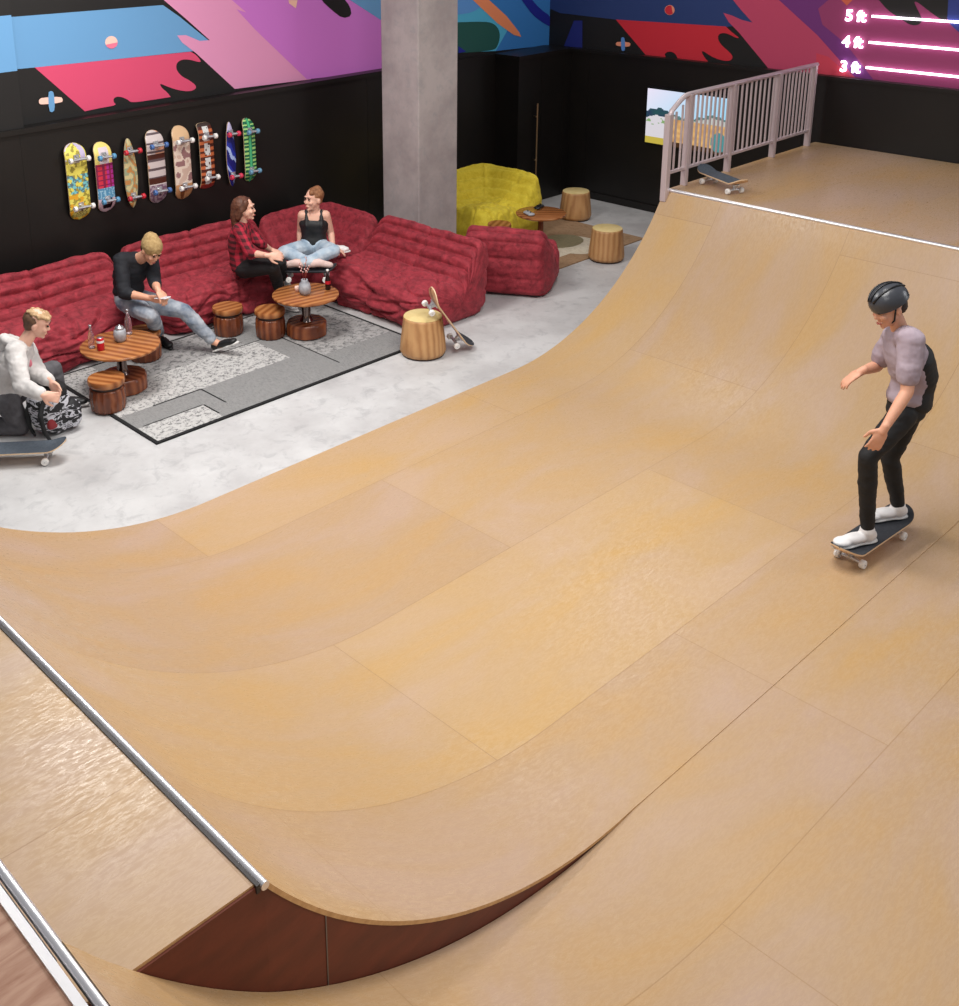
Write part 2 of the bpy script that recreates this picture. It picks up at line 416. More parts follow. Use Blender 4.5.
R1 = 2.51
low = arc_prof(2.765, 3.84, ZP, -1)[::-1]; high = arc_prof(R1, 7.1, ZP, 1)
prof = low+[(3.84+3.26*i/12, 0.0, 3.84+3.26*i/12) for i in range(1, 12)]+high
prof = [(x, z+.004, s) for x, z, s in prof]
bm = NB(); sheet(bm, prof, edgeY, lambda X: YRL, .016); obj('riding_surface', bm, [PLY, M_EDGE], ramp, smooth=False, world=True)
# platforms
def deckbox(bm, x0, x1, y0, y1, z):
    uvl = bm.loops.layers.uv.verify()
    vs = bx(bm, x0, x1, y0, y1, z-.014, z, 1)
    for f in vs[0].link_faces[:]+vs[7].link_faces[:]:
        if abs(f.normal.z) > .5 or len({round(v.co.z, 4) for v in f.verts}) == 1:
            if f.verts[0].co.z > z-.001: f.material_index = 0
        for lp in f.loops: lp[uvl].uv = (lp.vert.co.x+.0, lp.vert.co.y-1.64)
bm = NB(); deckbox(bm, -2.5, X1-.02, 2.25, YRL, ZP-.004); obj('near_deck', bm, [PLY, M_EDGE], ramp, smooth=False, world=True)
bm = NB(); deckbox(bm, X9+.03, 12.19, -1.5, YRL, ZP-.004); obj('far_deck', bm, [PLY, M_EDGE], ramp, smooth=False, world=True)
# side panel under the near curve (the dark stained face between the two sections) and far-side panels
def side_panel(profile, yf, ztop, x0, thick):
    bm = NB()
    top = [(x, max(z-.012, .001)) for x, z, s in profile]
    pts = [(x0, ztop-.018)]+top if profile[0][0] > x0 else top
    A = [bm.verts.new((x, yf(x), z)) for x, z in pts]; A0 = [bm.verts.new((x, yf(x), 0)) for x, z in pts]
    B = [bm.verts.new((x, yf(x)+thick, z)) for x, z in pts]; B0 = [bm.verts.new((x, yf(x)+thick, 0)) for x, z in pts]
    for i in range(len(pts)-1):
        bm.faces.new((A0[i], A0[i+1], A[i+1], A[i])); bm.faces.new((B0[i], B[i], B[i+1], B0[i+1])); bm.faces.new((A[i], A[i+1], B[i+1], B[i]))
    return bm
nearp = low
bm = side_panel([p for p in nearp if p[0] > X1], lambda x: edgeY(x)+.006, ZP, X1-.6, .02)
bx(bm, -2.5, X1-.6, YB0+.006, YB0+.026, 0, ZP-.018)
obj('near_side_panel', bm, M_SIDE, ramp, smooth=False, world=True)
bm = NB(); jx = at(329, 950, Y=2.24).x; zj = 2.765-math.sqrt(2.765**2-(3.84-jx)**2)-.02; bx(bm, jx, jx+.005, edgeY(jx)+.0035, edgeY(jx)+.008, .2, zj); obj('panel_joint', bm, M_STEEL2, ramp, smooth=False, world=True)
M_SIDE2 = noisy('ramp_outer_side', rgb(150, 108, 68), rgb(165, 120, 78), 5, .6)
bm = side_panel(nearp, lambda x: YRL-.026, ZP, -2.5, .02); obj('outer_side_panel', bm, M_SIDE2, ramp, smooth=False, world=True)
bm = side_panel(high, lambda x: YRL-.026, ZP, 99, .02); bx(bm, X9, 12.19, YRL-.026, YRL-.006, 0, ZP-.03); obj('outer_side_panel', bm, M_SIDE2, ramp, smooth=False, world=True)
def coping(x, y0, y1, z, parent, r=.028):
    bm = NB(); tube(bm, [(x, y0, z), (x, y1, z)], r, 16); o = obj('coping', bm, M_STEEL, parent, smooth='auto', world=True)
    return o
coping(X1-.006, YB0-.01, YRL, ZP-.008, ramp, .015); bm = NB(); bx(bm, X1-.032, X1-.018, YB0, YRL, ZP-.03, ZP+.001); obj('coping_rail', bm, M_GAP, ramp, smooth=False, world=True)
coping(X9+.004, -1.5, YRL, ZP-.002, ramp, .02); bm = NB(); bx(bm, X9+.03, X9+.05, -1.5, YRL, ZP-.03, ZP+.002); obj('coping_rail', bm, M_GAP, ramp, smooth=False, world=True)

ramp2 = thing('half_pipe', 'taller plywood half-pipe section on the right, curving up past the dark red side panel', 'skate ramp', (4.5, .5, 0))
R2, Z2 = 3.376, 1.49
low2 = arc_prof(R2, 3.7, Z2, -1, 50)[::-1]; high2 = arc_prof(R2, 7.1, ZP, 1, 40)
prof2 = low2+[(3.7+3.4*i/12, 0.0, 3.7+3.4*i/12) for i in range(1, 12)]+high2
bm = NB(); sheet(bm, prof2, lambda X: -2.0, lambda X: edgeY(X)+.003, .016, ny=12); obj('riding_surface', bm, [PLY, M_EDGE], ramp2, smooth=False, world=True)
X2 = low2[0][0]
M_PLY2 = noisy('rough_ply', rgb(176, 140, 118), rgb(140, 98, 76), 3.5, .5, sc=(1, 5, 1), bump=.2, bscale=20, dist=1.5)
bm = NB(); bx(bm, -2.5, X2-.04, -2, YRL, Z2-.03, Z2-.008); obj('upper_deck', bm, M_PLY2, ramp2, smooth=False, world=True)
bm = NB(); bx(bm, X2-.045, X2-.03, YB0-.02, YRL, ZP-.004, Z2-.02); obj('deck_riser', bm, M_STEEL2, ramp2, smooth=False, world=True)
coping(X2-.012, -2, YRL, Z2-.014, ramp2, .016)
bm = NB(); bx(bm, X2-.066, X2-.040, -2, YRL, Z2-.03, Z2+.001); obj('coping_rail', bm, M_STEEL, ramp2, smooth=False, world=True)

# ================================================================== RAILING ON THE FAR DECK
M_RAIL = mat('powder_coated_rail', rgb(204, 188, 190), .4, .3)
YR = 6.0
rail = thing('railing', 'pale pinkish metal railing with thin bars along the far deck edge', 'railing', (9.4, YR, ZP))
ZT, ZB = 2.12, 1.40
xp = [at(px, py, Y=YR).x for px, py in ((684, 180), (727, 166), (772, 152), (807, 142))]
xe = at(667, 188, Y=YR).x-.05
def bar(name, x0, x1, z0, z1, y0=-.02, y1=.02):
    bm = NB(); bx(bm, x0, x1, YR+y0, YR+y1, z0, z1); bevel_all(bm, .003, 1); obj(name, bm, M_RAIL, rail, smooth=False, world=True)
for x in xp: bar('post', x-.022, x+.022, ZP-.004, ZT, -.03, .03)
bm = NB(); tube(bm, [(xp[-1]+.05, YR, ZT), (xp[0], YR, ZT), (xp[0]-.08, YR, ZT-.008), (xp[0]-.16, YR, ZT-.045), (xe+.05, YR, ZT-.12), (xe+.012, YR, ZT-.2)], .024, 12)
obj('top_rail', bm, M_RAIL, rail, world=True)
bar('post', xe-.02, xe+.045, ZP-.1, ZT-.15, -.03, .03)
bar('bottom_rail', xe, xp[-1], ZB-.014, ZB+.014, -.016, .016)
def spread(a, b, n): return [a+(b-a)*(i+1)/(n+1) for i in range(n)]
for a, b, n in ((xe+.03, xp[0], 2), (xp[0], xp[1], 9), (xp[1], xp[2], 9), (xp[2], xp[3], 9)):
    for x in spread(a, b, n): bar('baluster', x-.009, x+.009, ZB, ZT-.01 if x > xp[0] else ZT-.04-(xp[0]-x)*.5, -.009, .009)

# ================================================================== WALL-MOUNTED THINGS
# screen
tv0 = at(648, 88, X=12.15); tv1 = at(728, 97.5, X=12.15); tv2 = at(646, 142, X=12.15)
ty0, ty1, tz0, tz1 = tv1.y, tv0.y, tv2.z, tv0.z
tv = thing('television', 'flat wall screen showing a skate park picture, behind the railing', 'television', (12.18, (ty0+ty1)/2, tz0))
bm = NB(); bx(bm, 12.15, 12.2, ty0-.02, ty1+.02, tz0-.02, tz1+.02); bevel_all(bm, .004, 1)
obj('frame', bm, mat('screen_frame', rgb(14, 14, 16), .3), tv, smooth=False, world=True)
def vc_emis(name, st):
    m = mat(name, (0, 0, 0, 1), .3); g = G(m); a = g.n('ShaderNodeVertexColor', layer_name='pic'); g.l(a.outputs[0], g.p.inputs['Emission Color']); g.p.inputs['Emission Strength'].default_value = st
    return m
def vc_mat(name, rough=.35):
    m = mat(name, (1, 1, 1, 1), rough); g = G(m); a = g.n('ShaderNodeVertexColor', layer_name='pic'); g.col(a.outputs[0]); return m
def picture(nu, nv, pos, fn):
    """flat grid with one colour per cell; pos(u,v)->co, fn(u,v)->(r,g,b) 0..255"""
    bm = NB(); cl = bm.loops.layers.float_color.new('pic')
    g = [[bm.verts.new(pos(i/nu, j/nv)) for j in range(nv+1)] for i in range(nu+1)]
    for i in range(nu):
        for j in range(nv):
            f = bm.faces.new((g[i][j], g[i+1][j], g[i+1][j+1], g[i][j+1])); c = rgb(*fn((i+.5)/nu, (j+.5)/nv))
            for lp in f.loops: lp[cl] = c
    return bm
def tvpic(u, v):      # u 0 left..1 right, v 0 bottom..1 top
    n = mnoise.noise(Vector((u*16, v*16, 1.3)))
    hill = .60+.06*math.sin(u*9)+.03*n
    if v > hill: return (190+40*v-60*u, 222-10*u, 240)
    if v > hill-.13 and u < .35: return (40, 70+20*n, 84)
    if v > hill-.05: return (90, 120, 120)
    if u < .32:
        if v > .34 and n > .2: return (130, 165, 110)
        if v < .12: return (190, 170, 70)
        return (210, 205, 212)
    if v > .5: return (188, 190, 186)
    if (u-.93)**2*3+(v-.2)**2 < .03: return (70, 140, 145)
    if v < .08: return (70, 45, 30)
    return (206+30*n, 160+34*n, 104+20*n)
bm = picture(96, 58, lambda u, v: (12.148, ty1+(ty0-ty1)*u, tz0+(tz1-tz0)*v), tvpic)
obj('screen', bm, vc_emis('screen_picture', 1.0), tv, smooth=False, world=True)

# neon height marks
M_NEON = emis('neon_tube', (1.0, .86, 1.0, 1), 4.5); M_CLIP = mat('neon_backing', rgb(90, 60, 90), .4)
XN = XR-.035
for i, (txt, py, ptx, pty) in enumerate((('3 ft', 67.5, 850, 67.5), ('4 ft', 42.3, 852.5, 42.5), ('5 ft', 16.2, 855.5, 16.5))):
    p = at((866, 869, 872)[i], py, X=XN)
    t = thing('neon_height_mark', ('lowest white neon line on the rear wall, marked 3 ft', 'middle white neon line on the rear wall, marked 4 ft', 'topmost white neon line on the rear wall, marked 5 ft')[i], 'neon sign', (XN, p.y, p.z), 0, 'neon height lines')
    bm = NB(); tube(bm, [(XN, p.y, p.z), (XN, 2.6, p.z)], .0125, 10); obj('tube', bm, M_NEON, t, world=True)
    for y in (p.y-.06, p.y-.9, p.y-1.8, 2.7):
        bm = NB(); bx(bm, XN, XR, y-.008, y+.008, p.z-.008, p.z+.008); obj('wall_clip', bm, M_CLIP, t, smooth=False, world=True)
    c = bpy.data.curves.new('lettering', 'FONT'); c.body = txt; c.size = .165; c.extrude = .008; c.offset = .004; c.align_x = 'CENTER'; c.align_y = 'CENTER'
    to = bpy.data.objects.new('lettering_tmp', c); COL.objects.link(to)
    q = at(ptx, pty, X=XN)
    to.matrix_world = Matrix(((0, 0, -1, XN), (-1, 0, 0, q.y), (0, 1, 0, q.z), (0, 0, 0, 1)))
    dg = bpy.context.evaluated_depsgraph_get(); dg.update(); me = bpy.data.meshes.new_from_object(to.evaluated_get(dg)); me.transform(to.matrix_world)
    bpy.data.objects.remove(to)
    obj('lettering', me, M_NEON, t, smooth=False, world=True)

# brass pull bar
M_BRASS = mat('brushed_brass', rgb(176, 150, 120), .35, .9)
b0 = at(537.7, 103.5, Y=9.44); t = thing('brass_pull_bar', 'long thin brass bar upright on the black wall behind the yellow sofa', 'handle', (b0.x, 9.44, .3))
bm = NB(); tube(bm, [(b0.x, 9.44, .3), (b0.x, 9.44, b0.z)], .012, 10); obj('bar', bm, M_BRASS, t, smooth='auto', world=True)
for py in (117, 160):
    z = at(536, py, Y=9.44).z; bm = NB(); tube(bm, [(b0.x-.025, 9.44, z), (b0.x, 9.44, z), (b0.x, 9.5, z)], .008, 8); obj('bracket', bm, M_BRASS, t, world=True)

# ================================================================== SOFAS
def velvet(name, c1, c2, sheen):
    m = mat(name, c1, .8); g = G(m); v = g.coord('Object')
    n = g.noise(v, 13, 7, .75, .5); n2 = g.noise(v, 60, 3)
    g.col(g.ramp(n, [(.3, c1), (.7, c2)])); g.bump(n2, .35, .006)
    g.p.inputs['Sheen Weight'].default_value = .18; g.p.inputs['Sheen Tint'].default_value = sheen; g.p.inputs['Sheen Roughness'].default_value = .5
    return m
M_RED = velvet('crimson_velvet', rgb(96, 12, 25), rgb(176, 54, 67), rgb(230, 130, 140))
M_YEL = velvet('yellow_velvet', rgb(196, 172, 24), rgb(228, 208, 66), rgb(255, 245, 160))
PROF = [(.12, .015), (.05, .16), (.035, .38), (.03, .58), (.075, .69), (.16, .70), (.235, .60), (.31, .50), (.38, .42), (.47, .385), (.62, .40), (.80, .405), (.93, .37), (.995, .27), (1.0, .15), (.96, .04), (.85, .005), (.5, .0)]
def catmull(P, n, closed=True):
    out = []; m = len(P)
    for i in range(m if closed else m-1):
        p0, p1, p2, p3 = (P[(i+k-1) % m] if closed else P[max(0, min(m-1, i+k-1))] for k in range(4))
        for j in range(n):
            t = j/n
            out.append(tuple(.5*((2*b)+(-a+c)*t+(2*a-5*b+4*c-d)*t*t+(-a+3*b-3*c+d)*t**3) for a, b, c, d in zip(p0, p1, p2, p3)))
    return out
def pleat(arc_frac):      # pillowy horizontal rolls
    return abs(math.sin(arc_frac*PI))**.6
def sofa_unit(name, label, mat_, length, loc, rotz, nseat, depth=1.03, zs=1.0, seed=0, group=None, nt=190):
    """local frame: x along the length, y = forward (seat side), origin at rear-left bottom corner"""
    t = thing(name, label, 'sofa', loc, rotz, group)
    P = catmull(PROF, 14); n = len(P)
    cum = [0]
    for i in range(n): cum.append(cum[-1]+math.dist(P[i], P[(i+1) % n]))
    cy, cz = .46, .19
    def grid(i0, i1, name, part):
        bm = NB(); rows = []
        for a in range(nt+1):
            u = a/nt
            # puffy ends
            e = min(u, 1-u)*length
            k = 1.0 if e > .09 else math.sqrt(max(0, 1-((.09-e)/.09)**2))
            sc = .80+.20*k
            X = u*length
            ext = 0.0
            row = []
            for i in range(i0, i1+1):
                d, z = P[i % n]; s = cum[i % n]
                dn = P[(i+1) % n]; dp = P[(i-1) % n]; tx, tz = dn[0]-dp[0], dn[1]-dp[1]; l = math.hypot(tx, tz); nx, nz = -tz/l, tx/l
                # profile runs rear-bottom -> up -> over -> seat -> front: outward normal is left of travel
                dd = 0
                if z > .02:
                    back = (i < 14*9.5)
                    per = .118
                    if back:
                        outer = s < .62; dd += (.030 if outer else .052)*(pleat((s-.02)/(.215 if outer else per)+.10*mnoise.noise(Vector((X*1.6+seed, s*2, 0))))-.6)+.012*mnoise.noise(Vector((X*7+seed, s*22, 4)))
                    else:
                        q = mnoise.noise(Vector((X*1.2+seed, s*9+.8*mnoise.noise(Vector((X*3, s*4, seed))), 3.1)))
                        dd += .030*q
                        q2 = mnoise.noise(Vector((X*4.5+seed, s*16, 8.1+seed))); dd += .028*q2+.016*mnoise.noise(Vector((X*7+seed, s*34, 2.2)))
                        qq = abs(mnoise.noise(Vector((X*2.0+seed, s*7+1.5*mnoise.noise(Vector((X*2.2, s*3, seed+5))), 1.7)))); dd -= .042*max(0, .16-qq)/.16
                    # seams between the seats and a button row
                    for j in range(1, nseat):
                        w = (X-length*j/nseat)/.022
                        dd -= .022*math.exp(-w*w)
                    dd += .018*math.sin(min(1, max(0, (X*nseat/length) % 1))*PI) if not back else .010*math.sin(((X*nseat/length) % 1)*PI)
                    dd += .010*mnoise.noise(Vector((X*3+seed, d*5, z*5)))+.006*mnoise.noise(Vector((X*9+seed, d*14, z*14)))
                D, Z = d+nx*dd, z+nz*dd
                D = cy+(D-cy)*sc; Z = max(.0, (cz if z > .02 else 0)+(Z-(cz if z > .02 else 0))*(sc if z > .02 else 1))
                row.append(bm.verts.new((X, D*depth, Z*zs)))
            rows.append(row)
        for a in range(nt):
            for i in range(len(rows[0])-1):
                bm.faces.new((rows[a][i], rows[a][i+1], rows[a+1][i+1], rows[a+1][i]))
        return bm, rows
    # one closed surface per part: backrest (rear, top, inner face), seat (the rest)
    ib = 14*9
    for nm, a, b in (('backrest', 0, ib), ('seat', ib, n)):
        bm, rows = grid(a, b, nm, t)
        for row, rev in ((rows[0], False), (rows[-1], True)):     # quilted end caps
            x = row[0].co.x; loops = [row]
            c = Vector((x, cy*depth, cz*zs)); L = len(row)
            sgn = 1 if rev else -1
            for q, (f, bulge) in enumerate(((.80, .035), (.5, .055), (.2, .06))):
                loops.append([bm.verts.new((x+sgn*(bulge+.010*mnoise.noise(v.co*7+Vector((seed, q, 0)))), c.y+(v.co.y-c.y)*f, c.z+(v.co.z-c.z)*f)) for v in row])
            cv = bm.verts.new((x+sgn*.062, c.y, c.z))
            for A, B in zip(loops, loops[1:]):
                for k in range(L-1):
                    bm.faces.new((A[k], A[k+1], B[k+1], B[k]))
            for k in range(L-1): bm.faces.new((loops[-1][k], loops[-1][k+1], cv))
        bmesh.ops.recalc_face_normals(bm, faces=bm.faces[:])
        obj(nm, bm, mat_, t)
    return t
def corner_unit(name, label, mat_, size, loc, rotz, seed=0, zs=1.0, group=None, N=150):
    """local frame: backs along y=size (rear) and x=size (side), open to -x/-y"""
    t = thing(name, label, 'sofa', loc, rotz, group)
    top = catmull([p for p in PROF[3:14]], 10, closed=False)
    ds = np.array([p[0] for p in top]); zz = np.array([p[1] for p in top]); o = np.argsort(ds); ds, zz = ds[o], zz[o]
    def H(d): return float(np.interp(d, ds, zz))
    def height(x, y):
        u, v = size-x, size-y
        dm = -math.log(math.exp(-u*14)+math.exp(-v*14))/14+.03
        dm = max(dm, .03)
        h = H(min(dm, .86)*1.0)
        al = v-u; s = dm
        if dm < .42: h += .042*(pleat(s/.075+.12*mnoise.noise(Vector((x*3, y*3, seed))))-.6)+.01*mnoise.noise(Vector((x*12, y*12, seed)))
        else: h += .022*mnoise.noise(Vector((x*5+seed, y*5, 2)))+.016*mnoise.noise(Vector((x*16+y*6, y*16-x*6, seed)))+.015-.03*max(0,.14-abs(mnoise.noise(Vector((x*6+seed,y*4,1)))))/.14
        h += .010*mnoise.noise(Vector((x*4+seed, y*4, 7)))
        return h
    bm = NB(); g = []
    R = .10
    for i in range(N+1):
        row = []
        for j in range(N+1):
            a, b = i/N, j/N
            x, y = a*size, b*size
            h = height(x, y)
            # rounded plan corners and shoulders
            e = min(a, 1-a, b, 1-b)*size
            k = 1 if e > R else math.sqrt(max(0, 1-((R-e)/R)**2))
            h = h-(1-k)*min(.10, h*.3)
            cx_, cy_ = (x/size-.5)*2, (y/size-.5)*2
            rr = (abs(cx_)**7+abs(cy_)**7)**(1/7); m_ = max(abs(cx_), abs(cy_), 1e-6)
            f = m_/rr if rr > 0 else 1
            row.append(bm.verts.new((size/2+cx_*f*size/2, size/2+cy_*f*size/2, h*zs)))
        g.append(row)
    for i in range(N):
        for j in range(N): bm.faces.new((g[i][j], g[i+1][j], g[i+1][j+1], g[i][j+1]))
    rim = [g[i][0] for i in range(N)]+[g[N][j] for j in range(N)]+[g[i][N] for i in range(N, 0, -1)]+[g[0][j] for j in range(N, 0, -1)]
    c = Vector((size/2, size/2, 0)); rings = [rim]; K = 18
    for q in range(1, K+1):
        f = q/K; ring = []
        for v in rim:
            h0 = v.co.z; z = h0*(1-f)
            out = (v.co-c); out.z = 0; L = out.length
            bulge = .045*math.sin(f*PI*.92)+.016*(pleat(z/.13)-.6)*math.sin(f*PI)+.012*mnoise.noise(Vector((v.co.x*6, v.co.y*6, z*8+seed)))-.05*f**4
            p = v.co+out/L*bulge; p.z = max(z, 0)
            ring.append(bm.verts.new(p))
        rings.append(ring)
    for A, B in zip(rings, rings[1:]):
        for k in range(len(A)): bm.faces.new((A[k], A[(k+1) % len(A)], B[(k+1) % len(A)], B[k]))
    bm.faces.new(rings[-1])
    bmesh.ops.recalc_face_normals(bm, faces=bm.faces[:])
    fs = [f for f in bm.faces]
    # split seat (front square) from backrest
    seat = set()
    for f in fs:
        m = f.calc_center_median()
        if size-m.x > .43 and size-m.y > .43 or (len(f.verts) > 4): seat.add(f)
    bb = bm.copy(); bb.faces.ensure_lookup_table(); bm.faces.ensure_lookup_table(); idx = {f.index for f in seat} if False else None
    bm.faces.index_update(); ids = {f.index for f in seat}
    bmesh.ops.delete(bb, geom=[bb.faces[i] for i in ids], context='FACES')
    bmesh.ops.delete(bm, geom=[f for f in bm.faces if f.index not in ids], context='FACES')
    obj('backrest', bb, mat_, t); obj('seat', bm, mat_, t)
    return t
GS = 'quilted red sofa units joined round the lounge'
YS = 9.78
# rear row: local +y must point to world -Y  -> rotate by pi, origin at the right end
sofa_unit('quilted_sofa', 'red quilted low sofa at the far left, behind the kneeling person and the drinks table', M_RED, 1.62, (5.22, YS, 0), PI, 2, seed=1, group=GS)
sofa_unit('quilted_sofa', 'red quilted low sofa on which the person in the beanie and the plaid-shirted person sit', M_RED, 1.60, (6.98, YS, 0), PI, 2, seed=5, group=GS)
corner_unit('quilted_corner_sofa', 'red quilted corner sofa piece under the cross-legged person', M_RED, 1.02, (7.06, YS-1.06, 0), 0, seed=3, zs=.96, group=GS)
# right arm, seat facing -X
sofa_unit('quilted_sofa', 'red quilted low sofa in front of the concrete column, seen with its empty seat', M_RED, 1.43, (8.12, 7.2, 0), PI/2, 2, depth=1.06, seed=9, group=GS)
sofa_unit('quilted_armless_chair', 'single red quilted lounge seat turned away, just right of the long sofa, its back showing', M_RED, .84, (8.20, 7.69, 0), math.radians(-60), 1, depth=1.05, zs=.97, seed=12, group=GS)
corner_unit('quilted_corner_sofa', 'bright yellow quilted corner sofa beyond the concrete column', M_YEL, 1.0, (9.50, 8.5, 0), 0, zs=1.04, seed=17)

# ================================================================== RUGS
def rugmat(name, a, b, sc, scv=(1, 1, 1), bmp=.3):
    m = mat(name, a, .95); g = G(m); v = g.coord('Object', scv); n = g.noise(v, sc, 3, .8, .5)
    g.col(g.ramp(n, [(.38, a), (.52, b)])); g.bump(n, bmp, .004); return m
M_RA = rugmat('speckled_pale_wool', rgb(104, 103, 104), rgb(186, 184, 182), 30)
M_RB = rugmat('ribbed_grey_wool', rgb(104, 104, 105), rgb(140, 139, 138), 22, (14, 1.2, 1))
M_RC = rugmat('mottled_grey_wool', rgb(98, 97, 98), rgb(158, 156, 155), 16)
M_RK = mat('black_binding', rgb(18, 18, 20), .9)
r = thing('area_rug', 'large grey patchwork rug with a black edge under the two low tables', 'rug', (5.4, 7.9, 0))
rx0, rx1, ry0, ry1 = 4.07, 6.98, 7.02, 8.74
bm = NB(); bx(bm, rx0, rx1, ry0, ry1, -.003, .010); obj('binding', bm, M_RK, r, smooth=False, world=True)
bm = NB()
patches = [(rx0+.03, rx1-.03, ry0+.03, ry1-.03, 1)]
a = at(178, 402, z=.01); b = at(175.5, 378, z=.01); c = at(325.5, 333.5, z=.01); d_ = at(377, 355.6, z=.01); e_ = at(135, 417, z=.01); f_ = at(200, 420, z=.01); h_ = at(221, 403, z=.01)
seams = []
def patch(x0, x1, y0, y1, mi, z=.011): 
    bx(bm, x0, x1, y0, y1, .004, z, mi)
patch(rx0+.03, rx1-.03, ry0+.03, ry1-.03, 1, .0105)
patch(rx0+.03, 4.45, 7.85, ry1-.03, 0, .0115)
patch(rx0+.03, b.x+.0, 7.62, 8.4, 0, .0112)
patch(rx0+.03, 4.72, ry0+.03, 7.34, 0, .0112)
patch(b.x, b.x+1.0, 7.62, 8.15, 0, .0112)
patch(b.x-.2, b.x+.9, 8.15, ry1-.03, 2, .0113)
patch(6.1, rx1-.03, 7.45, ry1-.03, 2, .0112)
patch(4.72, 5.6, ry0+.03, 7.28, 1, .0113)
for x0, x1, y0, y1 in ((4.72, 4.735, ry0+.1, 7.34), (4.15, 4.72, 7.34, 7.352), (b.x-.45, b.x+.02, 7.61, 7.625), (b.x+.02, b.x+.034, 7.25, 7.62), (6.1, 6.112, ry0+.2, 8.1), (5.5, 6.1, 8.15, 8.16)):
    bx(bm, x0, x1, y0, y1, .004, .0122, 3)
obj('pile', bm, [M_RA, M_RB, M_RC, M_RK], r, smooth=False, world=True)
M_B1 = rugmat('tan_wool', rgb(142, 112, 82), rgb(158, 128, 98), 20); M_B2 = rugmat('cream_wool', rgb(196, 184, 162), rgb(212, 202, 182), 20); M_B3 = rugmat('olive_wool', rgb(128, 120, 92), rgb(140, 130, 100), 20)
r = thing('area_rug', 'beige and brown rug with soft curved shapes in front of the yellow sofa', 'rug', (10.1, 8, 0))
bm = NB(); bx(bm, 9.0, 11.15, 7.5, 8.95, -.003, .008, 0)
def disc(cx, cy, rx, ry, z, mi, a0=0):
    vs = [bm.verts.new((cx+rx*math.cos(a0+2*PI*k/28), cy+ry*math.sin(a0+2*PI*k/28), z)) for k in range(28)]; f = bm.faces.new(vs); f.material_index = mi
for x0, x1, y0, y1 in ((9.25, 10.35, 7.75, 8.75),): bx(bm, x0, x1, y0, y1, .004, .0095, 1)
disc(10.35, 7.95, .34, .4, .0105, 1); disc(10.36, 8.12, .30, .24, .0115, 2); disc(9.35, 7.75, .3, .2, .0105, 1)
obj('pile', bm, [M_B1, M_B2, M_B3], r, smooth=False, world=True)

# ================================================================== TABLES AND STOOLS
def stripes(name, cols, sc, axis='X', rough=.35, dist=1.5):
    m = mat(name, cols[0], rough); g = G(m); v = g.coord('Object')
    w = g.n('ShaderNodeTexWave'); w.bands_direction = axis; w.inputs['Scale'].default_value = sc; w.inputs['Distortion'].default_value = dist; w.inputs['Detail'].default_value = 3; w.inputs['Detail Scale'].default_value = 2
    g.l(v, w.inputs['Vector']); n = g.noise(v, 3, 4)
    a = g.n('ShaderNodeMath', operation='ADD'); g.l(w.outputs['Fac'], a.inputs[0]); g.l(n, a.inputs[1])
    b = g.n('ShaderNodeMath', operation='MULTIPLY'); g.l(a.outputs[0], b.inputs[0]); b.inputs[1].default_value = .55
    st = [(.12+.76*i/(len(cols)-1), c) for i, c in enumerate(cols)]
    g.col(g.ramp(b.outputs[0], st)); return m
M_TOP = stripes('striped_walnut_top', [rgb(118, 66, 36), rgb(160, 98, 54), rgb(186, 126, 76)], 4.2, 'X', .25, .6)
M_WAL = stripes('polished_walnut', [rgb(84, 40, 24), rgb(116, 60, 36), rgb(142, 82, 50)], 5, 'X', .25)
M_ASH = stripes('pale_ash_side', [rgb(160, 112, 68), rgb(186, 138, 90), rgb(200, 154, 104)], 6, 'X', .5)
M_CREAM = noisy('cream_top', rgb(214, 190, 128), rgb(226, 204, 146), 12, .55)
M_CHROME = mat('dark_chrome', rgb(110, 96, 92), .15, 1)
M_DARKW = mat('shadow_groove', rgb(46, 24, 16), .5)
def low_table(label, c, r, h, rb=.62, simple=False, rot=0):
    t = thing('pedestal_table', label, 'table', (c.x, c.y, .012), rot)
    h -= .012
    bm = NB(); lathe(bm, [(0, h-.03), (r*.94, h-.03), (r, h-.018), (r, h-.004), (r-.006, h), (0, h)], 56); obj('tabletop', bm, M_TOP, t, smooth='auto')
    bm = NB(); lathe(bm, [(0, .12), (.075, .12), (.05, .16), (.042, .2), (.042, h-.06), (.07, h-.03), (0, h-.03)] if not simple else [(0, .02), (.05, .02), (.032, .06), (.032, h-.06), (.06, h-.03), (0, h-.03)], 28); obj('post', bm, M_CHROME if not simple else M_WAL, t, smooth='auto')
    b = r*rb
    fl = lambda a, z: 1-.025*abs(math.sin(a*5))
    if simple: prof_ = [(0, 0), (b*.9, 0), (b*.9, .02), (b*.5, .035), (0, .035)]
    else: prof_ = [(0, 0), (b*.92, 0), (b, .012), (b, .115), (b*.93, .135), (b*.4, .14), (0, .14)]
    bm = NB(); lathe(bm, prof_, 60, flute=None if simple else fl); obj('base', bm, M_WAL, t, smooth='auto')
    return t
T1 = at(120, 344, z=.42); T2 = at(305.5, 293.5, z=.42); T3 = at(541, 212.5, z=.47)
low_table('round walnut pedestal table with bottles and a red can, nearest the kneeling person', T1, .335, .42, rot=.4)
low_table('round walnut pedestal table with a grey vase and dark bottle, beside the seated pair', T2, .315, .42, rot=1.4)
low_table('small dark round pedestal table holding two gadgets in front of the yellow sofa', T3, .285, .47, simple=True, rot=.8)
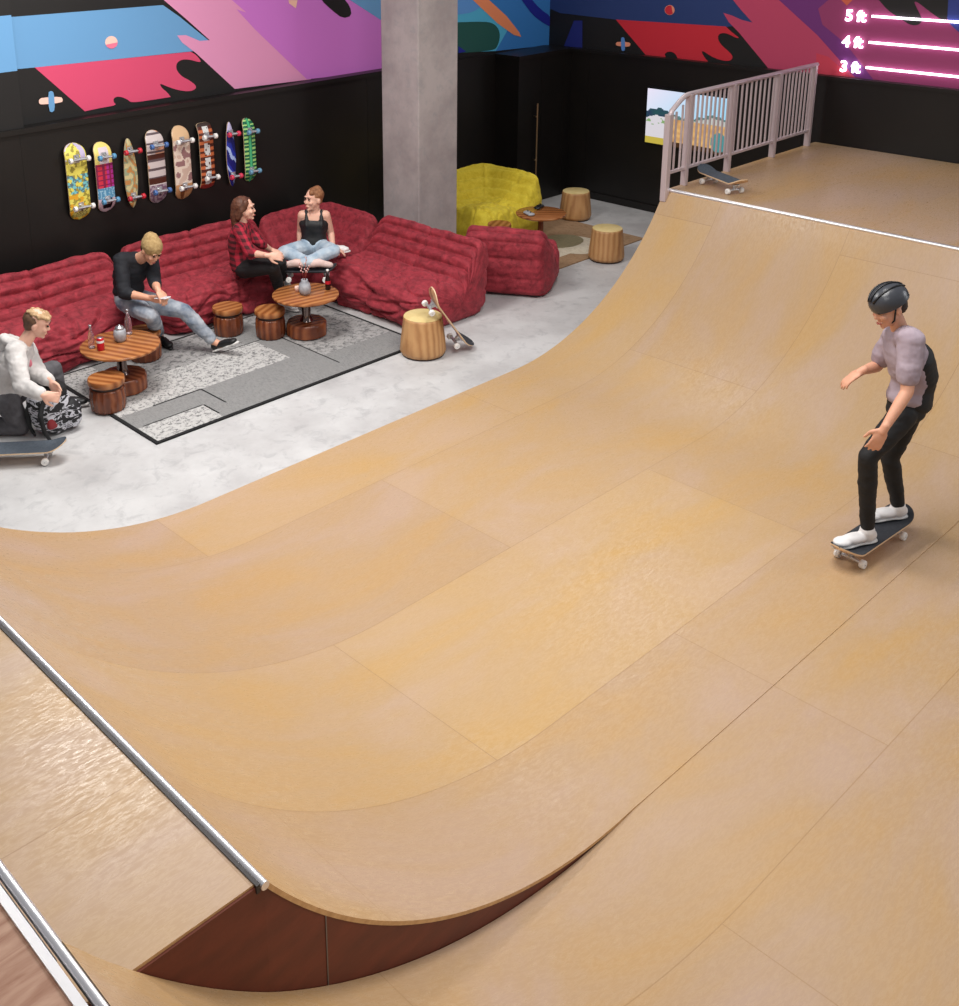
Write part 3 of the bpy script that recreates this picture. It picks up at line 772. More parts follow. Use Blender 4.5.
def lid_stool(label, c, r, h, group='carved walnut stools with disc lids', rot=0):
    t = thing('wooden_stool', label, 'stool', (c.x, c.y, .012), rot, group); h -= .012
    fl = lambda a, z: 1-.05*abs(math.sin(a*9))**.7
    bm = NB(); lathe(bm, [(0, 0), (r*.92, 0), (r*.98, .02), (r*1.02, h*.4), (r*.98, h-.095), (r*.93, h-.08), (0, h-.08)], 108, flute=fl); obj('body', bm, M_WAL, t, smooth=True)
    bm = NB(); lathe(bm, [(0, h-.08), (r*.86, h-.08), (r*.86, h-.05), (0, h-.05)], 48); obj('neck', bm, M_DARKW, t, smooth='auto')
    bm = NB(); lathe(bm, [(0, h-.052), (r*.98, h-.052), (r*1.03, h-.04), (r*1.03, h-.012), (r, h), (0, h)], 48); obj('lid', bm, M_TOP, t, smooth='auto')
lid_stool('carved walnut stool on the front left corner of the grey rug', at(109, 409, z=0), .148, .285, rot=.5)
lid_stool('carved walnut stool tucked behind the table with the red can', at(146, 359, z=0), .148, .285, rot=1)
lid_stool('carved walnut stool beside the outstretched black shoe of the person in the beanie', at(229, 334, z=0), .142, .285, rot=1.5)
lid_stool('carved walnut stool directly left of the table with the grey vase', at(271, 337, z=0), .142, .285, rot=2)
lid_stool('small dark wooden stool between the yellow sofa and the red lounge seat', at(499, 255, z=0), .13, .38, rot=2)
def stump(label, c, r, h, rot=0):
    t = thing('stump_stool', label, 'stool', (c.x, c.y, .0), rot, 'pale stump stools with cream tops')
    fl = lambda a, z: 1-.022*abs(math.sin(a*10)) if z < h-.01 else 1
    bm = NB(); lathe(bm, [(0, .015), (r*1.0, .015), (r*1.06, .05), (r*1.02, .14), (r*.90, h-.03), (r*.88, h-.008), (0, h-.008)], 100, flute=fl); obj('body', bm, M_ASH, t)
    bm = NB(); lathe(bm, [(0, h-.01), (r*.86, h-.01), (r*.87, h-.004), (r*.84, h), (0, h)], 48); obj('top', bm, M_CREAM, t, smooth='auto')
    bm = NB(); lathe(bm, [(0, 0), (r*.96, 0), (r*.96, .02), (0, .02)], 48); obj('foot_ring', bm, M_DARKW, t, smooth='auto')
SB = at(423, 353, z=0)
stump('pale stump stool with a cream top and a skateboard leaning on it', SB, .20, .37)
stump('pale stump stool against the rear wall beyond the small dark table', at(575, 218, z=0), .19, .36, 1)
stump('pale stump stool standing nearest the far curve of the ramp', at(606, 259, z=0), .19, .37, 2)

# ================================================================== THINGS ON THE TABLES
M_GLASS = mat('clear_glass', (1, 1, 1, 1), .05, Transmission_Weight=.9, IOR=1.3)
M_GLASS.node_tree.nodes['Principled BSDF'].inputs['Base Color'].default_value = rgb(235, 215, 222)
M_COLA = mat('dark_cola', rgb(30, 12, 12), .12); M_WHITE = mat('white_plastic', rgb(232, 230, 228), .4); M_REDC = mat('can_red', rgb(200, 28, 48), .3, .2)
M_ALU = mat('aluminium', rgb(200, 200, 204), .3, .9); M_STONE = noisy('grey_glaze', rgb(140, 142, 150), rgb(180, 182, 188), 20, .35); M_DK = mat('dark_plastic', rgb(24, 24, 28), .35)
def bottle(label, p, z, h, glass=True):
    k = h/.24
    prof_ = [(0, 0), (.03, 0), (.033, .01), (.033, .12), (.028, .15), (.014, .19), (.012, .235), (0, .235)]
    if glass:
        t = thing('glass_bottle', label, 'bottle', (p.x, p.y, z)); M = M_GLASS
        bm = NB(); lathe(bm, [(a*k, b*k) for a, b in prof_], 20); obj('bottle_body', bm, M, t)
        bm = NB(); lathe(bm, [(0, .002), (.024*k, .002), (.026*k, .02*k), (0, .02*k)], 16); obj('drink', bm, M_WHITE, t)
        bm = NB(); lathe(bm, [(0, .232*k), (.015*k, .232*k), (.015*k, .25*k), (0, .25*k)], 14); obj('cap', bm, M_ALU, t)
    else:
        t = thing('soda_bottle', label, 'bottle', (p.x, p.y, z))
        bm = NB(); lathe(bm, [(a*k, b*k) for a, b in prof_], 20); obj('bottle_body', bm, M_COLA, t)
        bm = NB(); lathe(bm, [(.0338*k, .075*k), (.0338*k, .115*k)], 20); obj('paper_band', bm, M_REDC, t)
        bm = NB(); lathe(bm, [(0, .232*k), (.016*k, .232*k), (.016*k, .255*k), (0, .255*k)], 14); obj('cap', bm, M_WHITE, t)
ZT1 = .42
bottle('clear glass bottle at the left edge of the table with the red can', at(92, 348, z=ZT1), ZT1, .20)
bottle('clear glass bottle behind the grey jar on the same table as the can', at(129, 334, z=ZT1), ZT1, .22)
bottle('dark cola bottle with a white cap at the right side of the vase table', at(328, 289.5, z=ZT1), ZT1, .19, False)
p = at(101, 350, z=ZT1); t = thing('drink_can', 'red and white drink can beside the left glass bottle', 'can', (p.x, p.y, ZT1))
bm = NB(); lathe(bm, [(0, 0), (.026, 0), (.031, .008), (.031, .1), (.026, .112), (0, .112)], 24); obj('can_body', bm, M_REDC, t)
bm = NB(); lathe(bm, [(.0316, .07), (.0316, .09)], 24); obj('white_band', bm, M_WHITE, t); bm = NB(); lathe(bm, [(0, .113), (.025, .113), (.026, .111), (0, .111)], 20); obj('can_lid', bm, M_ALU, t)
p = at(120.5, 341, z=ZT1); t = thing('lidded_jar', 'small grey lidded jar in the middle of the table with the red can', 'jar', (p.x, p.y, ZT1))
bm = NB(); lathe(bm, [(0, 0), (.035, 0), (.05, .02), (.056, .06), (.05, .1), (.036, .115), (0, .115)], 28); obj('jar_body', bm, M_STONE, t)
bm = NB(); lathe(bm, [(0, .113), (.04, .113), (.042, .122), (.03, .135), (.008, .14), (.008, .15), (0, .152)], 24); obj('jar_lid', bm, M_ALU, t)
p = at(305, 294.5, z=ZT1); t = thing('grey_vase', 'rounded grey vase holding a thin sprig, on the table beside the seated pair', 'vase', (p.x, p.y, ZT1))
bm = NB(); lathe(bm, [(0, 0), (.035, 0), (.055, .03), (.06, .07), (.05, .11), (.03, .135), (.033, .15), (.025, .15), (.02, .135), (0, .1)], 28); obj('vase_body', bm, M_STONE, t)
M_TWIG = mat('reddish_twig', rgb(150, 60, 50), .7); M_BUD = mat('pale_bud', rgb(224, 190, 186), .7)
for k, (dx, dy, hh) in enumerate(((.02, .0, .36), (-.02, .02, .31), (.03, -.02, .28))):
    bm = NB(); pts = [(dx*.2, dy*.2, .12), (dx*.6, dy*.6, .22), (dx*1.6, dy*1.4, hh)]; tube(bm, pts, .0025, 6)
    st = obj('twig', bm, M_TWIG, t)
    bm = NB()
    for j in range(6):
        f = j/5; ell(bm, Vector(pts[1]).lerp(Vector(pts[2]), f)+Vector((.008*(-1)**j, .004, 0)), (.009, .006, .01), sub=1)
    b_ = obj('buds', bm, M_BUD, st)
p = at(297.5, 291.5, z=ZT1); t = thing('candle_cup', 'tiny pale candle cup just left of the grey vase', 'candle', (p.x, p.y, ZT1))
bm = NB(); lathe(bm, [(0, 0), (.022, 0), (.027, .05), (.024, .052), (.022, .02), (0, .02)], 20); obj('cup', bm, mat('blush_ceramic', rgb(236, 200, 186), .4), t); bm = NB(); lathe(bm, [(0, .012), (.021, .02), (.021, .034), (0, .036)], 16); obj('wax', bm, M_WHITE, t)
def gadget(label, px, py, ang, col2, z=.47):
    p = at(px, py, z=z); t = thing('game_controller', label, 'controller', (p.x, p.y, z), ang, 'gadgets on the small dark table')
    bm = NB(); ell(bm, (-.05, 0, .02), (.035, .045, .019)); ell(bm, (.05, 0, .02), (.035, .045, .019)); ell(bm, (0, .01, .022), (.07, .035, .018)); obj('shell', solid(bm, .004), col2, t)
    for sx in (-.035, .03):
        bm = NB(); lathe(bm, [(0, 0), (.006, 0), (.006, .008), (.009, .01), (.009, .014), (0, .015)], 12, c=(sx, .0, .037)); obj('thumb_stick', bm, M_DK, t)
gadget('black controller at the back of the small dark table', 539, 208.5, .3, M_DK)
gadget('grey and white controller at the front left of the small dark table', 529, 215, 1.2, mat('grey_shell', rgb(170, 172, 178), .4))

# ================================================================== SKATEBOARDS
M_GRIP = noisy('grip_tape', rgb(66, 74, 84), rgb(80, 88, 98), 60, .85, bump=.3, bscale=200)
M_GRIPD = noisy('dark_grip_tape', rgb(40, 42, 48), rgb(52, 54, 60), 60, .85)
M_PLYE = stripes('maple_ply_edge', [rgb(208, 168, 128), rgb(230, 204, 170)], 40, 'Z', .5)
M_GFX = vc_mat('deck_graphic', .35)
def deck_shape(kind, L, Wd):
    def half(s):      # s in -1..1 along the board -> half width
        a = abs(s)
        if kind == 'pintail':
            if s < 0: return Wd/2*max(0, 1-a**2.4)**.62
            return Wd/2*max(0, 1-a**3.5)**.5*(1-.35*a)
        if kind == 'square': return Wd/2*(max(0, 1-max(0, (a-.90)/.10)**3)**.4)
        k = .72
        return Wd/2 if a < k else Wd/2*math.sqrt(max(0, 1-((a-k)/(1-k))**2.2))
    def lift(s):
        a = abs(s); k = .66
        if kind == 'pintail': return .01*a*a
        return 0 if a < k else .055*((a-k)/(1-k))**1.5
    return half, lift
def skateboard(label, M, gfx=None, kind='pop', L=.80, Wd=.205, wheel=rgb(235, 232, 228), truck=rgb(200, 200, 204), grip=None, edge=None, group=None, scale_truck=1):
    """local: x along the board, z up (grip side); wheels touch z=0"""
    half, lift = deck_shape(kind, L, Wd)
    t = bpy.data.objects.new('skateboard', None); COL.objects.link(t); t.empty_display_size = .1; t['label'] = label; t['category'] = 'skateboard'
    if group: t['group'] = group
    H0 = .095*scale_truck; TH = .011; nu, nv = 90, 20
    bm = NB(); cl = bm.loops.layers.float_color.new('pic'); T = []; B = []
    for i in range(nu+1):
        s = -math.cos(PI*i/nu); w = max(half(s), .003); tt = []; bb = []
        for j in range(nv+1):
            q = j/nv*2-1; y = q*w; z = H0+lift(s)+.010*(abs(q)**2)
            tt.append(bm.verts.new((s*L/2, y, z+TH))); bb.append(bm.verts.new((s*L/2, y, z)))
        T.append(tt); B.append(bb)
    def setc(f, c):
        for lp in f.loops: lp[cl] = c
    for i in range(nu):
        for j in range(nv):
            f = bm.faces.new((T[i][j], T[i+1][j], T[i+1][j+1], T[i][j+1])); f.material_index = 0; setc(f, (0, 0, 0, 1))
            f = bm.faces.new((B[i][j+1], B[i+1][j+1], B[i+1][j], B[i][j])); f.material_index = 2
            s = -math.cos(PI*(i+.5)/nu); setc(f, rgb(*gfx((s+1)/2, (j+.5)/nv)) if gfx else rgb(206, 164, 120))
        for j, rv in ((0, 0), (nv, 1)):
            q = (T[i][j], B[i][j], B[i+1][j], T[i+1][j]); f = bm.faces.new(q if not rv else q[::-1]); f.material_index = 1; setc(f, (1, 1, 1, 1))
    for i, rv in ((0, 0), (nu, 1)):
        for j in range(nv):
            q = (T[i][j], T[i][j+1], B[i][j+1], B[i][j]); f = bm.faces.new(q if not rv else q[::-1]); f.material_index = 1; setc(f, (1, 1, 1, 1))
    for f in bm.faces: f.smooth = f.material_index != 1
    obj('deck', bm, [grip or M_GRIP, edge or M_PLYE, M_GFX], t, smooth=False)
    mt = mat('truck_metal', truck, .3, .7); mw = mat('wheel_urethane', wheel, .45)
    tx = L/2*(.62 if kind != 'pintail' else .66); ww = Wd*.5*(.98 if kind != 'pintail' else 1.25); ww = max(ww, .07)
    for sx in (-1, 1):
        bm = NB(); x = sx*tx
        bx(bm, x-.04, x+.04, -.028, .028, H0-.008, H0+.001)
        tube(bm, [(x-sx*.01, 0, H0-.006), (x, 0, .04)], [.022, .014], 10); tube(bm, [(x+sx*.03, 0, H0-.006), (x, 0, .036)], [.012, .01], 8)
        tube(bm, [(x, -ww*.62, .028), (x, -ww*.5, .034), (x, 0, .042), (x, ww*.5, .034), (x, ww*.62, .028)], [.009, .012, .017, .012, .009], 10)
        tube(bm, [(x, -ww-.004, .028), (x, ww+.004, .028)], .004, 8)
        tr = obj('truck', bm, mt, t, smooth='auto')
        for sy in (-1, 1):
            bm = NB(); y0, y1 = sy*(ww-.032), sy*ww; R_ = .028
            tube(bm, [(x, y0, .028), (x, y0+(y1-y0)*.15, .028), (x, y1-(y1-y0)*.15, .028), (x, y1, .028)], [R_*.86, R_, R_, R_*.86], 18)
            obj('wheel', bm, mw, tr, smooth='auto')
    t.matrix_world = M
    return t
def basis(x, z, loc, flat=0):
    x = Vector(x).normalized(); z = Vector(z); z = (z-x*z.dot(x)).normalized(); y = z.cross(x)
    return Matrix(((x.x, y.x, z.x, loc[0]), (x.y, y.y, z.y, loc[1]), (x.z, y.z, z.z, loc[2]), (0, 0, 0, 1)))
def N3(u, v, k, s=0): return mnoise.noise(Vector((u*k, v*k*.3, s)))
# u = 0 bottom end .. 1 top end on the wall; v across
def g_yellow(u, v):
    if u > .80 and .35 < math.hypot((u-.86)*2.2, v-.35) < .62: return (196, 184, 214)
    if u < .14 and .04 < u and .15 < v < .85: return (120, 110, 60) if int(u*120+v*9) % 2 else (226, 214, 120)
    if .36 < u < .60 and N3(u, v, 18, 2) > -.1: return (120, 196, 200) if N3(u, v, 30, 3) > 0 else (90, 120, 130)
    if u < .36 and N3(u, v, 14, 4) > .1: return (226, 164, 40)
    return (228, 214, 96) if N3(u, v, 20) > -.1 else (160, 146, 60)
def g_grid(u, v):
    if u > .70: return (230, 210, 120) if v < .25 or v > .8 or u > .93 else (214, 200, 206)
    if u < .2: return (20, 16, 24) if .25 < v < .8 and u > .06 else (206, 180, 190)
    if u < .36: return (84, 140, 176) if N3(u, v, 30, 6) > -.1 else (150, 190, 210)
    if int(u*60) % 4 == 0 or int(v*8) % 3 == 0: return (130, 30, 70)
    return (206, 46, 70) if v < .6 else (176, 50, 140)
def g_long(u, v):
    n = N3(u, v, 12, 9); return (206, 190, 140) if n > .12 else ((150, 162, 130) if n > -.12 else (190, 132, 74))
def g_stripe(u, v):
    if .28 < u < .36 or .62 < u < .68: return (76, 34, 24)
    if u < .26: return (120, 90, 110) if N3(u, v, 26, 1) > 0 else (170, 150, 160)
    if int(u*34) % 4 == 0: return (96, 80, 84)
    return (206, 192, 190) if N3(u, v, 5, 2) > -.25 else (216, 160, 130)
def g_cream(u, v):
    n = N3(u, v, 9, 12)
    if u < .22: return (120, 70, 40) if .25 < v < .5 else (196, 144, 100)
    if u > .82: return (214, 176, 136)
    if n > .22: return (150, 110, 110)
    return (226, 206, 190) if n > -.1 else (206, 176, 160)
def g_orange(u, v):
    if u > .95: return (60, 44, 40)
    if u < .08: return (150, 50, 44)
    if .3 < v < .72 and not (.48 < u < .52 or .70 < u < .74 or .28 < u < .32): return (216, 216, 214) if N3(u, v, 24, 5) > -.25 else (90, 60, 50)
    return (196, 104, 62) if int(u*22) % 2 else (84, 34, 22)
def g_blue(u, v):
    w = u*3+v*.8+.4*N3(u, v, 5, 3)
    if u > .86: return (196, 190, 226)
    return (170, 190, 236) if (w % 1) > .78 else ((20, 26, 110) if (w % 1) > .3 else (34, 50, 160))
def g_green(u, v):
    if abs((u*16) % 1-.5) < .2 and (v < .34 or v > .66): return (170, 220, 130)
    if abs(v-.5) < .1: return (80, 190, 130)
    return (20, 84, 60) if int(u*40+abs(v-.5)*10) % 2 else (36, 120, 84)
YW = YL-.124
specs = [(78, 143, 220, .225, 'pop', g_yellow, rgb(240, 236, 232), 'yellow patterned board with white wheels, leftmost on the black wall'),
         (105, 142, 212, .19, 'pop', g_grid, rgb(90, 150, 190), 'red grid patterned board with blue wheels hung on the black wall'),
         (131, 138, 207, .15, 'pintail', g_long, rgb(200, 40, 56), 'narrow pointed longboard with red wheels hung on the black wall'),
         (157, 130, 203, .205, 'pop', g_stripe, rgb(74, 110, 170), 'grey and brown banded board with dark blue wheels on the black wall'),
         (183, 125.5, 199, .205, 'pop', g_cream, rgb(240, 236, 232), 'cream and tan board with white wheels and a brown lower end on the wall'),
         (207.5, 122.5, 188, .175, 'square', g_orange, rgb(240, 236, 232), 'square-ended orange and dark striped board with white lettering on the wall'),
         (231.5, 121.5, 185, .12, 'pintail', g_blue, rgb(220, 60, 90), 'narrow blue swirled board with red wheels hung on the black wall'),
         (250.5, 118, 181, .15, 'pop', g_green, rgb(110, 160, 190), 'green spotted board with pale blue wheels, rightmost on the black wall')]
for px, ya, yb, Wd, kind, fn, wc, lab in specs:
    px += 4.6; a = at(px, ya+1.5, Y=YW-.15); b = at(px, yb+3, Y=YW-.15)
    L = a.z-b.z; x = at(px, (ya+yb)/2, Y=YW-.15).x
    # grip side to the wall (+Y), long axis up; wheels out into the room
    M = basis((0, 0, 1), (0, 1, 0), (x, YW-.098-.066, (a.z+b.z)/2))
    skateboard(lab, M, fn, kind, L, Wd, wc, group='skateboards hung on the black wall', edge=M_PLYE)
# loose boards
p0 = at(67, 447, z=.1); d = Vector((RH.x, RH.y, 0)).normalized(); c = p0-d*.41
ang = .06; d = Matrix.Rotation(ang, 3, 'Z') @ d; c = Vector((p0.x, p0.y, 0))-d*.41
skateboard('blue-grey gripped skateboard on the concrete, cut off by the left edge beside the kneeling person', basis(d, (0, 0, 1), (c.x, c.y, 0)), None, L=.82, Wd=.2)
q0 = at(703, 171, z=ZP+.1); q1 = at(742, 186, z=ZP+.1); d = (q1-q0); d.z = 0; c = (q0+q1)/2
skateboard('dark-gripped skateboard parked on the far deck behind the railing', basis(d, (0, 0, 1), (c.x, c.y, ZP)), None, L=.68, Wd=.185)
# leaning on the stump stool: foot on the floor, upper trucks on the stool rim
bt = at(467, 347.5, z=.0); best = None
for k in range(400):
    tp = CAM+(at(427, 294, z=.5)-CAM).normalized()*(7+k*.01)
    e = abs((tp-bt).length-.80)
    if tp.z > .3 and (best is None or e < best[0]): best = (e, tp)
tp = best[1]; d = (tp-bt).normalized()
away = (Vector((bt.x, bt.y, 0))-Vector((SB.x, SB.y, 0))).normalized()
M = basis(d, away+Vector((0, 0, .35)), (0, 0, 0)); nz = M.to_3x3() @ Vector((0, 0, 1))
cpos = (bt+tp)/2-nz*.10+Vector((0, 0, .012))
M.translation = cpos
skateboard('skateboard leaning upright against the pale stump stool beside the red sofa', M, lambda u, v: (196, 150, 112) if N3(u, v, 8) > 0 else (150, 100, 70), L=.80, Wd=.2, grip=M_GRIPD)

# ================================================================== PEOPLE
M_SKIN = mat('skin', rgb(214, 158, 130), .55, Subsurface_Weight=.05); M_SKIN2 = mat('fair_skin', rgb(228, 178, 156), .55, Subsurface_Weight=.05)
M_EYE = mat('eye', rgb(40, 28, 24), .2); M_LIP = mat('lips', rgb(176, 92, 84), .5); M_BROW = mat('brow', rgb(74, 50, 36), .8)
def unit(v): return Vector(v).normalized()
def ray(px, py, parent, dist, near=True):
    """point seen at a pixel whose distance to its parent joint is the bone length"""
    d = (FW*F_PX + RT*(px-CX) - UP*(py-CY)).normalized()
    w = parent-CAM; t0 = w.dot(d); h2 = w.length_squared-t0*t0; k = dist*dist-h2
    if k <= 0: return CAM+d*t0 + 0*d
    return CAM+d*(t0-math.sqrt(k) if near else t0+math.sqrt(k))
def J_(root):
    return lambda px, py, F=0.0: at(px, py, P=root+FH*F, N=FH)
def lat(J): return unit(J['shR']-J['shL'])
def torso(bm, J, inf, lo=0.0, hi=1.0, w=1.0, back=0.0):
    top = (J['shL']+J['shR'])/2; pel = J['pel']; mid = J.get('mid', (pel+top)/2)
    hl = unit(J['hipR']-J['hipL']); sl = lat(J)
    lv = [(0, .150, .108), (.14, .145, .108), (.30, .128, .098), (.46, .128, .10), (.62, .146, .108), (.78, .158, .108), (.92, .150, .088), (1.0, .115, .066)]
    tt = sorted({round(i/16, 4) for i in range(17)})
    for t in tt:
        rw = float(np.interp(t, [q[0] for q in lv], [q[1] for q in lv])); rd = float(np.interp(t, [q[0] for q in lv], [q[2] for q in lv]))
        if t < lo-1e-6 or t > hi+1e-6: continue
        p = (pel.lerp(mid, t*2) if t < .5 else mid.lerp(top, (t-.5)*2))
        up = unit(mid-pel) if t < .5 else unit(top-mid)
        l = unit(hl.lerp(sl, t)); f = unit(up.cross(l)); l = unit(f.cross(up))
        ell(bm, p - J['fdir']*back, (rw*w+inf, rd*w+inf, .085), (l, f, up))
def arms(bm, J, inf, frac=2.0, k=1.0):
    for s in 'LR':
        a, b, c = J['sh'+s], J['el'+s], J['wr'+s]; top = (J['shL']+J['shR'])/2
        pts = [top.lerp(a, .55), a, a.lerp(b, min(1, frac))]; rs = [.062*k+inf, .056*k+inf, (.056+(.042-.056)*min(1, frac))*k+inf]
        if frac > 1: pts.append(b.lerp(c, frac-1)); rs.append((.042+(.027-.042)*(frac-1))*k+inf)
        if frac >= 1 and inf == 0: pts.insert(-1, b.lerp(c, .35)); rs.insert(-1, .040*k)
        limb(bm, pts, rs)
def legs(bm, J, inf, frac=1.0, k=1.0):
    for s in 'LR':
        h, n, a = J['hip'+s], J['kn'+s], J['an'+s]
        e = n.lerp(a, frac)
        limb(bm, [h, h.lerp(n, .5), n, n.lerp(a, .35), e], [.090*k+inf, .076*k+inf, .056*k+inf, .056*k+inf, (.038+.018*(1-frac))*k+inf])
def hand(bm, wrist, d, n, side=1, curl=.6, s=1.0):
    d = unit(d); n = unit(Vector(n)-d*Vector(n).dot(d)); l = d.cross(n)*side
    ell(bm, wrist+d*.05*s, (.052*s, .040*s, .017*s), (d, l, n)); limb(bm, [wrist-d*.02, wrist+d*.02*s], [.025*s, .026*s])
    for i in range(4):
        L = (.070, .080, .075, .058)[i]*s; b = wrist+d*.088*s+l*((i-1.5)*.0205*s)
        pts = [b-d*.02*s, b]; dd = d+l*((i-1.5)*.06)
        for q in range(3):
            a = curl*(q+.6)/1.6; v = unit(dd*math.cos(a)+n*math.sin(a)); pts.append(pts[-1]+v*L*(.42, .32, .26)[q])
        limb(bm, pts, [.0095*s, .0095*s, .009*s, .008*s, .0068*s])
    b = wrist+d*.022*s-l*.026*s; v = unit(d*.65-l*.72+n*.25); v2 = unit(d*.9-l*.25+n*.35)
    limb(bm, [b, b+v*.038*s, b+v*.038*s+v2*.03*s, b+v*.038*s+v2*.054*s], [.014*s, .012*s, .0105*s, .009*s])
def head(bm, c, f, u):
    f = unit(f); u = unit(u-f*u.dot(f)); l = f.cross(u)
    A = (l, f, u)
    ell(bm, c+u*.028-f*.012, (.075, .094, .085), A); ell(bm, c+f*.022-u*.025, (.062, .070, .072), A)
    ell(bm, c+f*.040-u*.075, (.040, .042, .034), A); ell(bm, c+f*.076-u*.094, (.020, .016, .016), A)      # jaw, chin
    limb(bm, [c+f*.085+u*.014, c+f*.102-u*.022], [.007, .0105]); ell(bm, c+f*.094-u*.026, (.015, .011, .009), A)
    ell(bm, c+f*.088-u*.062, (.024, .011, .010), A)                                                         # mouth
    for s in (-1, 1):
        ell(bm, c+f*.072-u*.022+l*s*.036, (.022, .020, .022), A)
        ell(bm, c+f*.082+u*.036+l*s*.026, (.026, .012, .009), A)
        ell(bm, c+l*s*.076-f*.008-u*.012, (.010, .020, .030), A)
    return f, u, l
def face_parts(t, c, f, u, l, brow=None):
    for s in (-1, 1):
        bm = NB(); ell(bm, c+f*.0855+u*.014+l*s*.030, (.012, .010, .007), (l, f, u), sub=2); obj('eye', bm, M_EYE, t, world=True)
        bm = NB(); limb(bm, [c+f*.094+u*.036+l*s*.014, c+f*.088+u*.040+l*s*.042], [.004, .003]); obj('eyebrow', bm, brow or M_BROW, t, world=True)
    bm = NB(); limb(bm, [c+f*.094-u*.062-l*.018, c+f*.101-u*.061, c+f*.094-u*.062+l*.018], [.004, .0055, .004]); obj('mouth', bm, M_LIP, t, world=True)
def shoe(t, heel, toe, up, m_up, m_sole, ankle=None, s=1.0, high=0):
    d = unit(toe-heel); up = unit(Vector(up)-d*Vector(up).dot(d)); l = d.cross(up); L = (toe-heel).length
    A = (d, l, up)
    bm = NB(); ell(bm, heel+d*.035+up*.052, (.045*s, .036*s, .040), A); ell(bm, heel.lerp(toe, .5)+up*.048, (L*.40, .040*s, .034), A); ell(bm, toe-d*.05+up*.040, (.055*s, .044*s, .028), A)
    if ankle is not None: limb(bm, [heel+d*.05+up*.05, (heel+d*.05+up*.05).lerp(ankle, .7 if high == 0 else 1)], [.042*s, .044*s])
    sh = obj('shoe', solid(bm, .006, 4), m_up, t, world=True)
    bm = NB()
    for q in range(25):
        f = q/24; w = float(np.interp(f*8, range(9), (.034, .040, .038, .036, .038, .043, .046, .042, .026)))*s
        ell(bm, heel.lerp(toe, f*.98+.01)+up*.014, (.026, w, .014), A, sub=2)
    so = obj('sole', solid(bm, .006, 5), m_sole, t, world=True)
def cloth(t, name, bm, m, wr=.004, wf=11, seed=0, voxel=.008, sm=4): return obj(name, solid(bm, voxel, sm, wr, wf, seed), m, t, world=True)
def figure(name_label, J, m_skin, hands, root, body_k=1.0, group=None):
    """one continuous body: torso, neck, head, limbs and hands"""
    t = None
    bm = NB()
    torso(bm, J, -.006, w=body_k); arms(bm, J, 0, 2.0, body_k); legs(bm, J, -.006, 1.0, body_k)
    top = (J['shL']+J['shR'])/2
    limb(bm, [top.lerp(J['head'], .05), J['head']-J['hup']*.07-J['face']*.02], [.058*body_k, .050*body_k])
    f, u, l = head(bm, J['head'], J['face'], J['hup'])
    for s, (d, n, side, curl) in hands.items(): hand(bm, J['wr'+s], d, n, side, curl)
    for s in 'LR':
        if 'toe'+s in J: limb(bm, [J['an'+s], J['heel'+s].lerp(J['toe'+s], .3)+UZ*.04, J['heel'+s].lerp(J['toe'+s], .85)+UZ*.025], [.036, .032, .022])
    t = thing('person', name_label, 'person', root); 
    obj('body', solid(bm, .0062, 4), m_skin, t, world=True)
    face_parts(t, J['head'], f, u, l)
    return t, f, u, l

# ---- materials of clothes
M_NAVY = noisy('navy_knit', rgb(12, 14, 22), rgb(18, 20, 29), 14, .8, bump=.2); M_BEAN = noisy('tan_beanie', rgb(150, 122, 78), rgb(176, 148, 102), 40, .9, bump=.5, bscale=90)
M_JEAN = noisy('washed_jeans', rgb(84, 100, 122), rgb(186, 190, 196), 7, .8, bump=.2); M_JEAN2 = noisy('light_blue_jeans', rgb(142, 164, 184), rgb(196, 208, 218), 9, .8, bump=.2)
M_BLKC = noisy('black_cloth', rgb(14, 14, 16), rgb(22, 22, 25), 10, .75); M_TANK = noisy('black_tank', rgb(18, 18, 20), rgb(30, 30, 33), 10, .6)
M_WSH = noisy('white_shoe', rgb(222, 218, 218), rgb(236, 234, 234), 10, .5); M_BSH = mat('black_shoe', rgb(18, 18, 20), .5); M_GSOLE = mat('grey_sole', rgb(120, 118, 118), .6); M_WSOLE = mat('pale_sole', rgb(214, 212, 210), .6)
M_HOOD = noisy('off_white_hoodie', rgb(186, 182, 180), rgb(212, 208, 206), 12, .9, bump=.2); M_GREYP = noisy('dark_grey_trousers', rgb(74, 72, 76), rgb(96, 94, 98), 12, .85)
M_MAUVE = noisy('mauve_grey_tee', rgb(150, 134, 144), rgb(172, 156, 166), 9, .85); M_HELM = mat('dark_helmet', rgb(58, 60, 66), .3)
def plaid():
    m = mat('red_plaid', rgb(150, 20, 40), .85); g = G(m)
    def band(ax):
        v = g.coord('Object'); w = g.n('ShaderNodeTexWave'); w.bands_direction = ax; w.inputs['Scale'].default_value = 5.2; g.l(v, w.inputs['Vector'])
        return g.ramp(w.outputs['Fac'], [(.46, gv(0)), (.54, gv(1))])
    c = g.mix(band('Z'), rgb(172, 30, 54), rgb(92, 16, 28)); c = g.mix(band('X'), c, rgb(24, 12, 16)) if False else g.mix(.5, c, g.mix(band('X'), rgb(176, 30, 54), rgb(16, 8, 12)))
    g.col(c); return m
M_PLAID = plaid()
def hairm(n, a, b): return noisy(n, a, b, 30, .6, bump=.4, bscale=120)

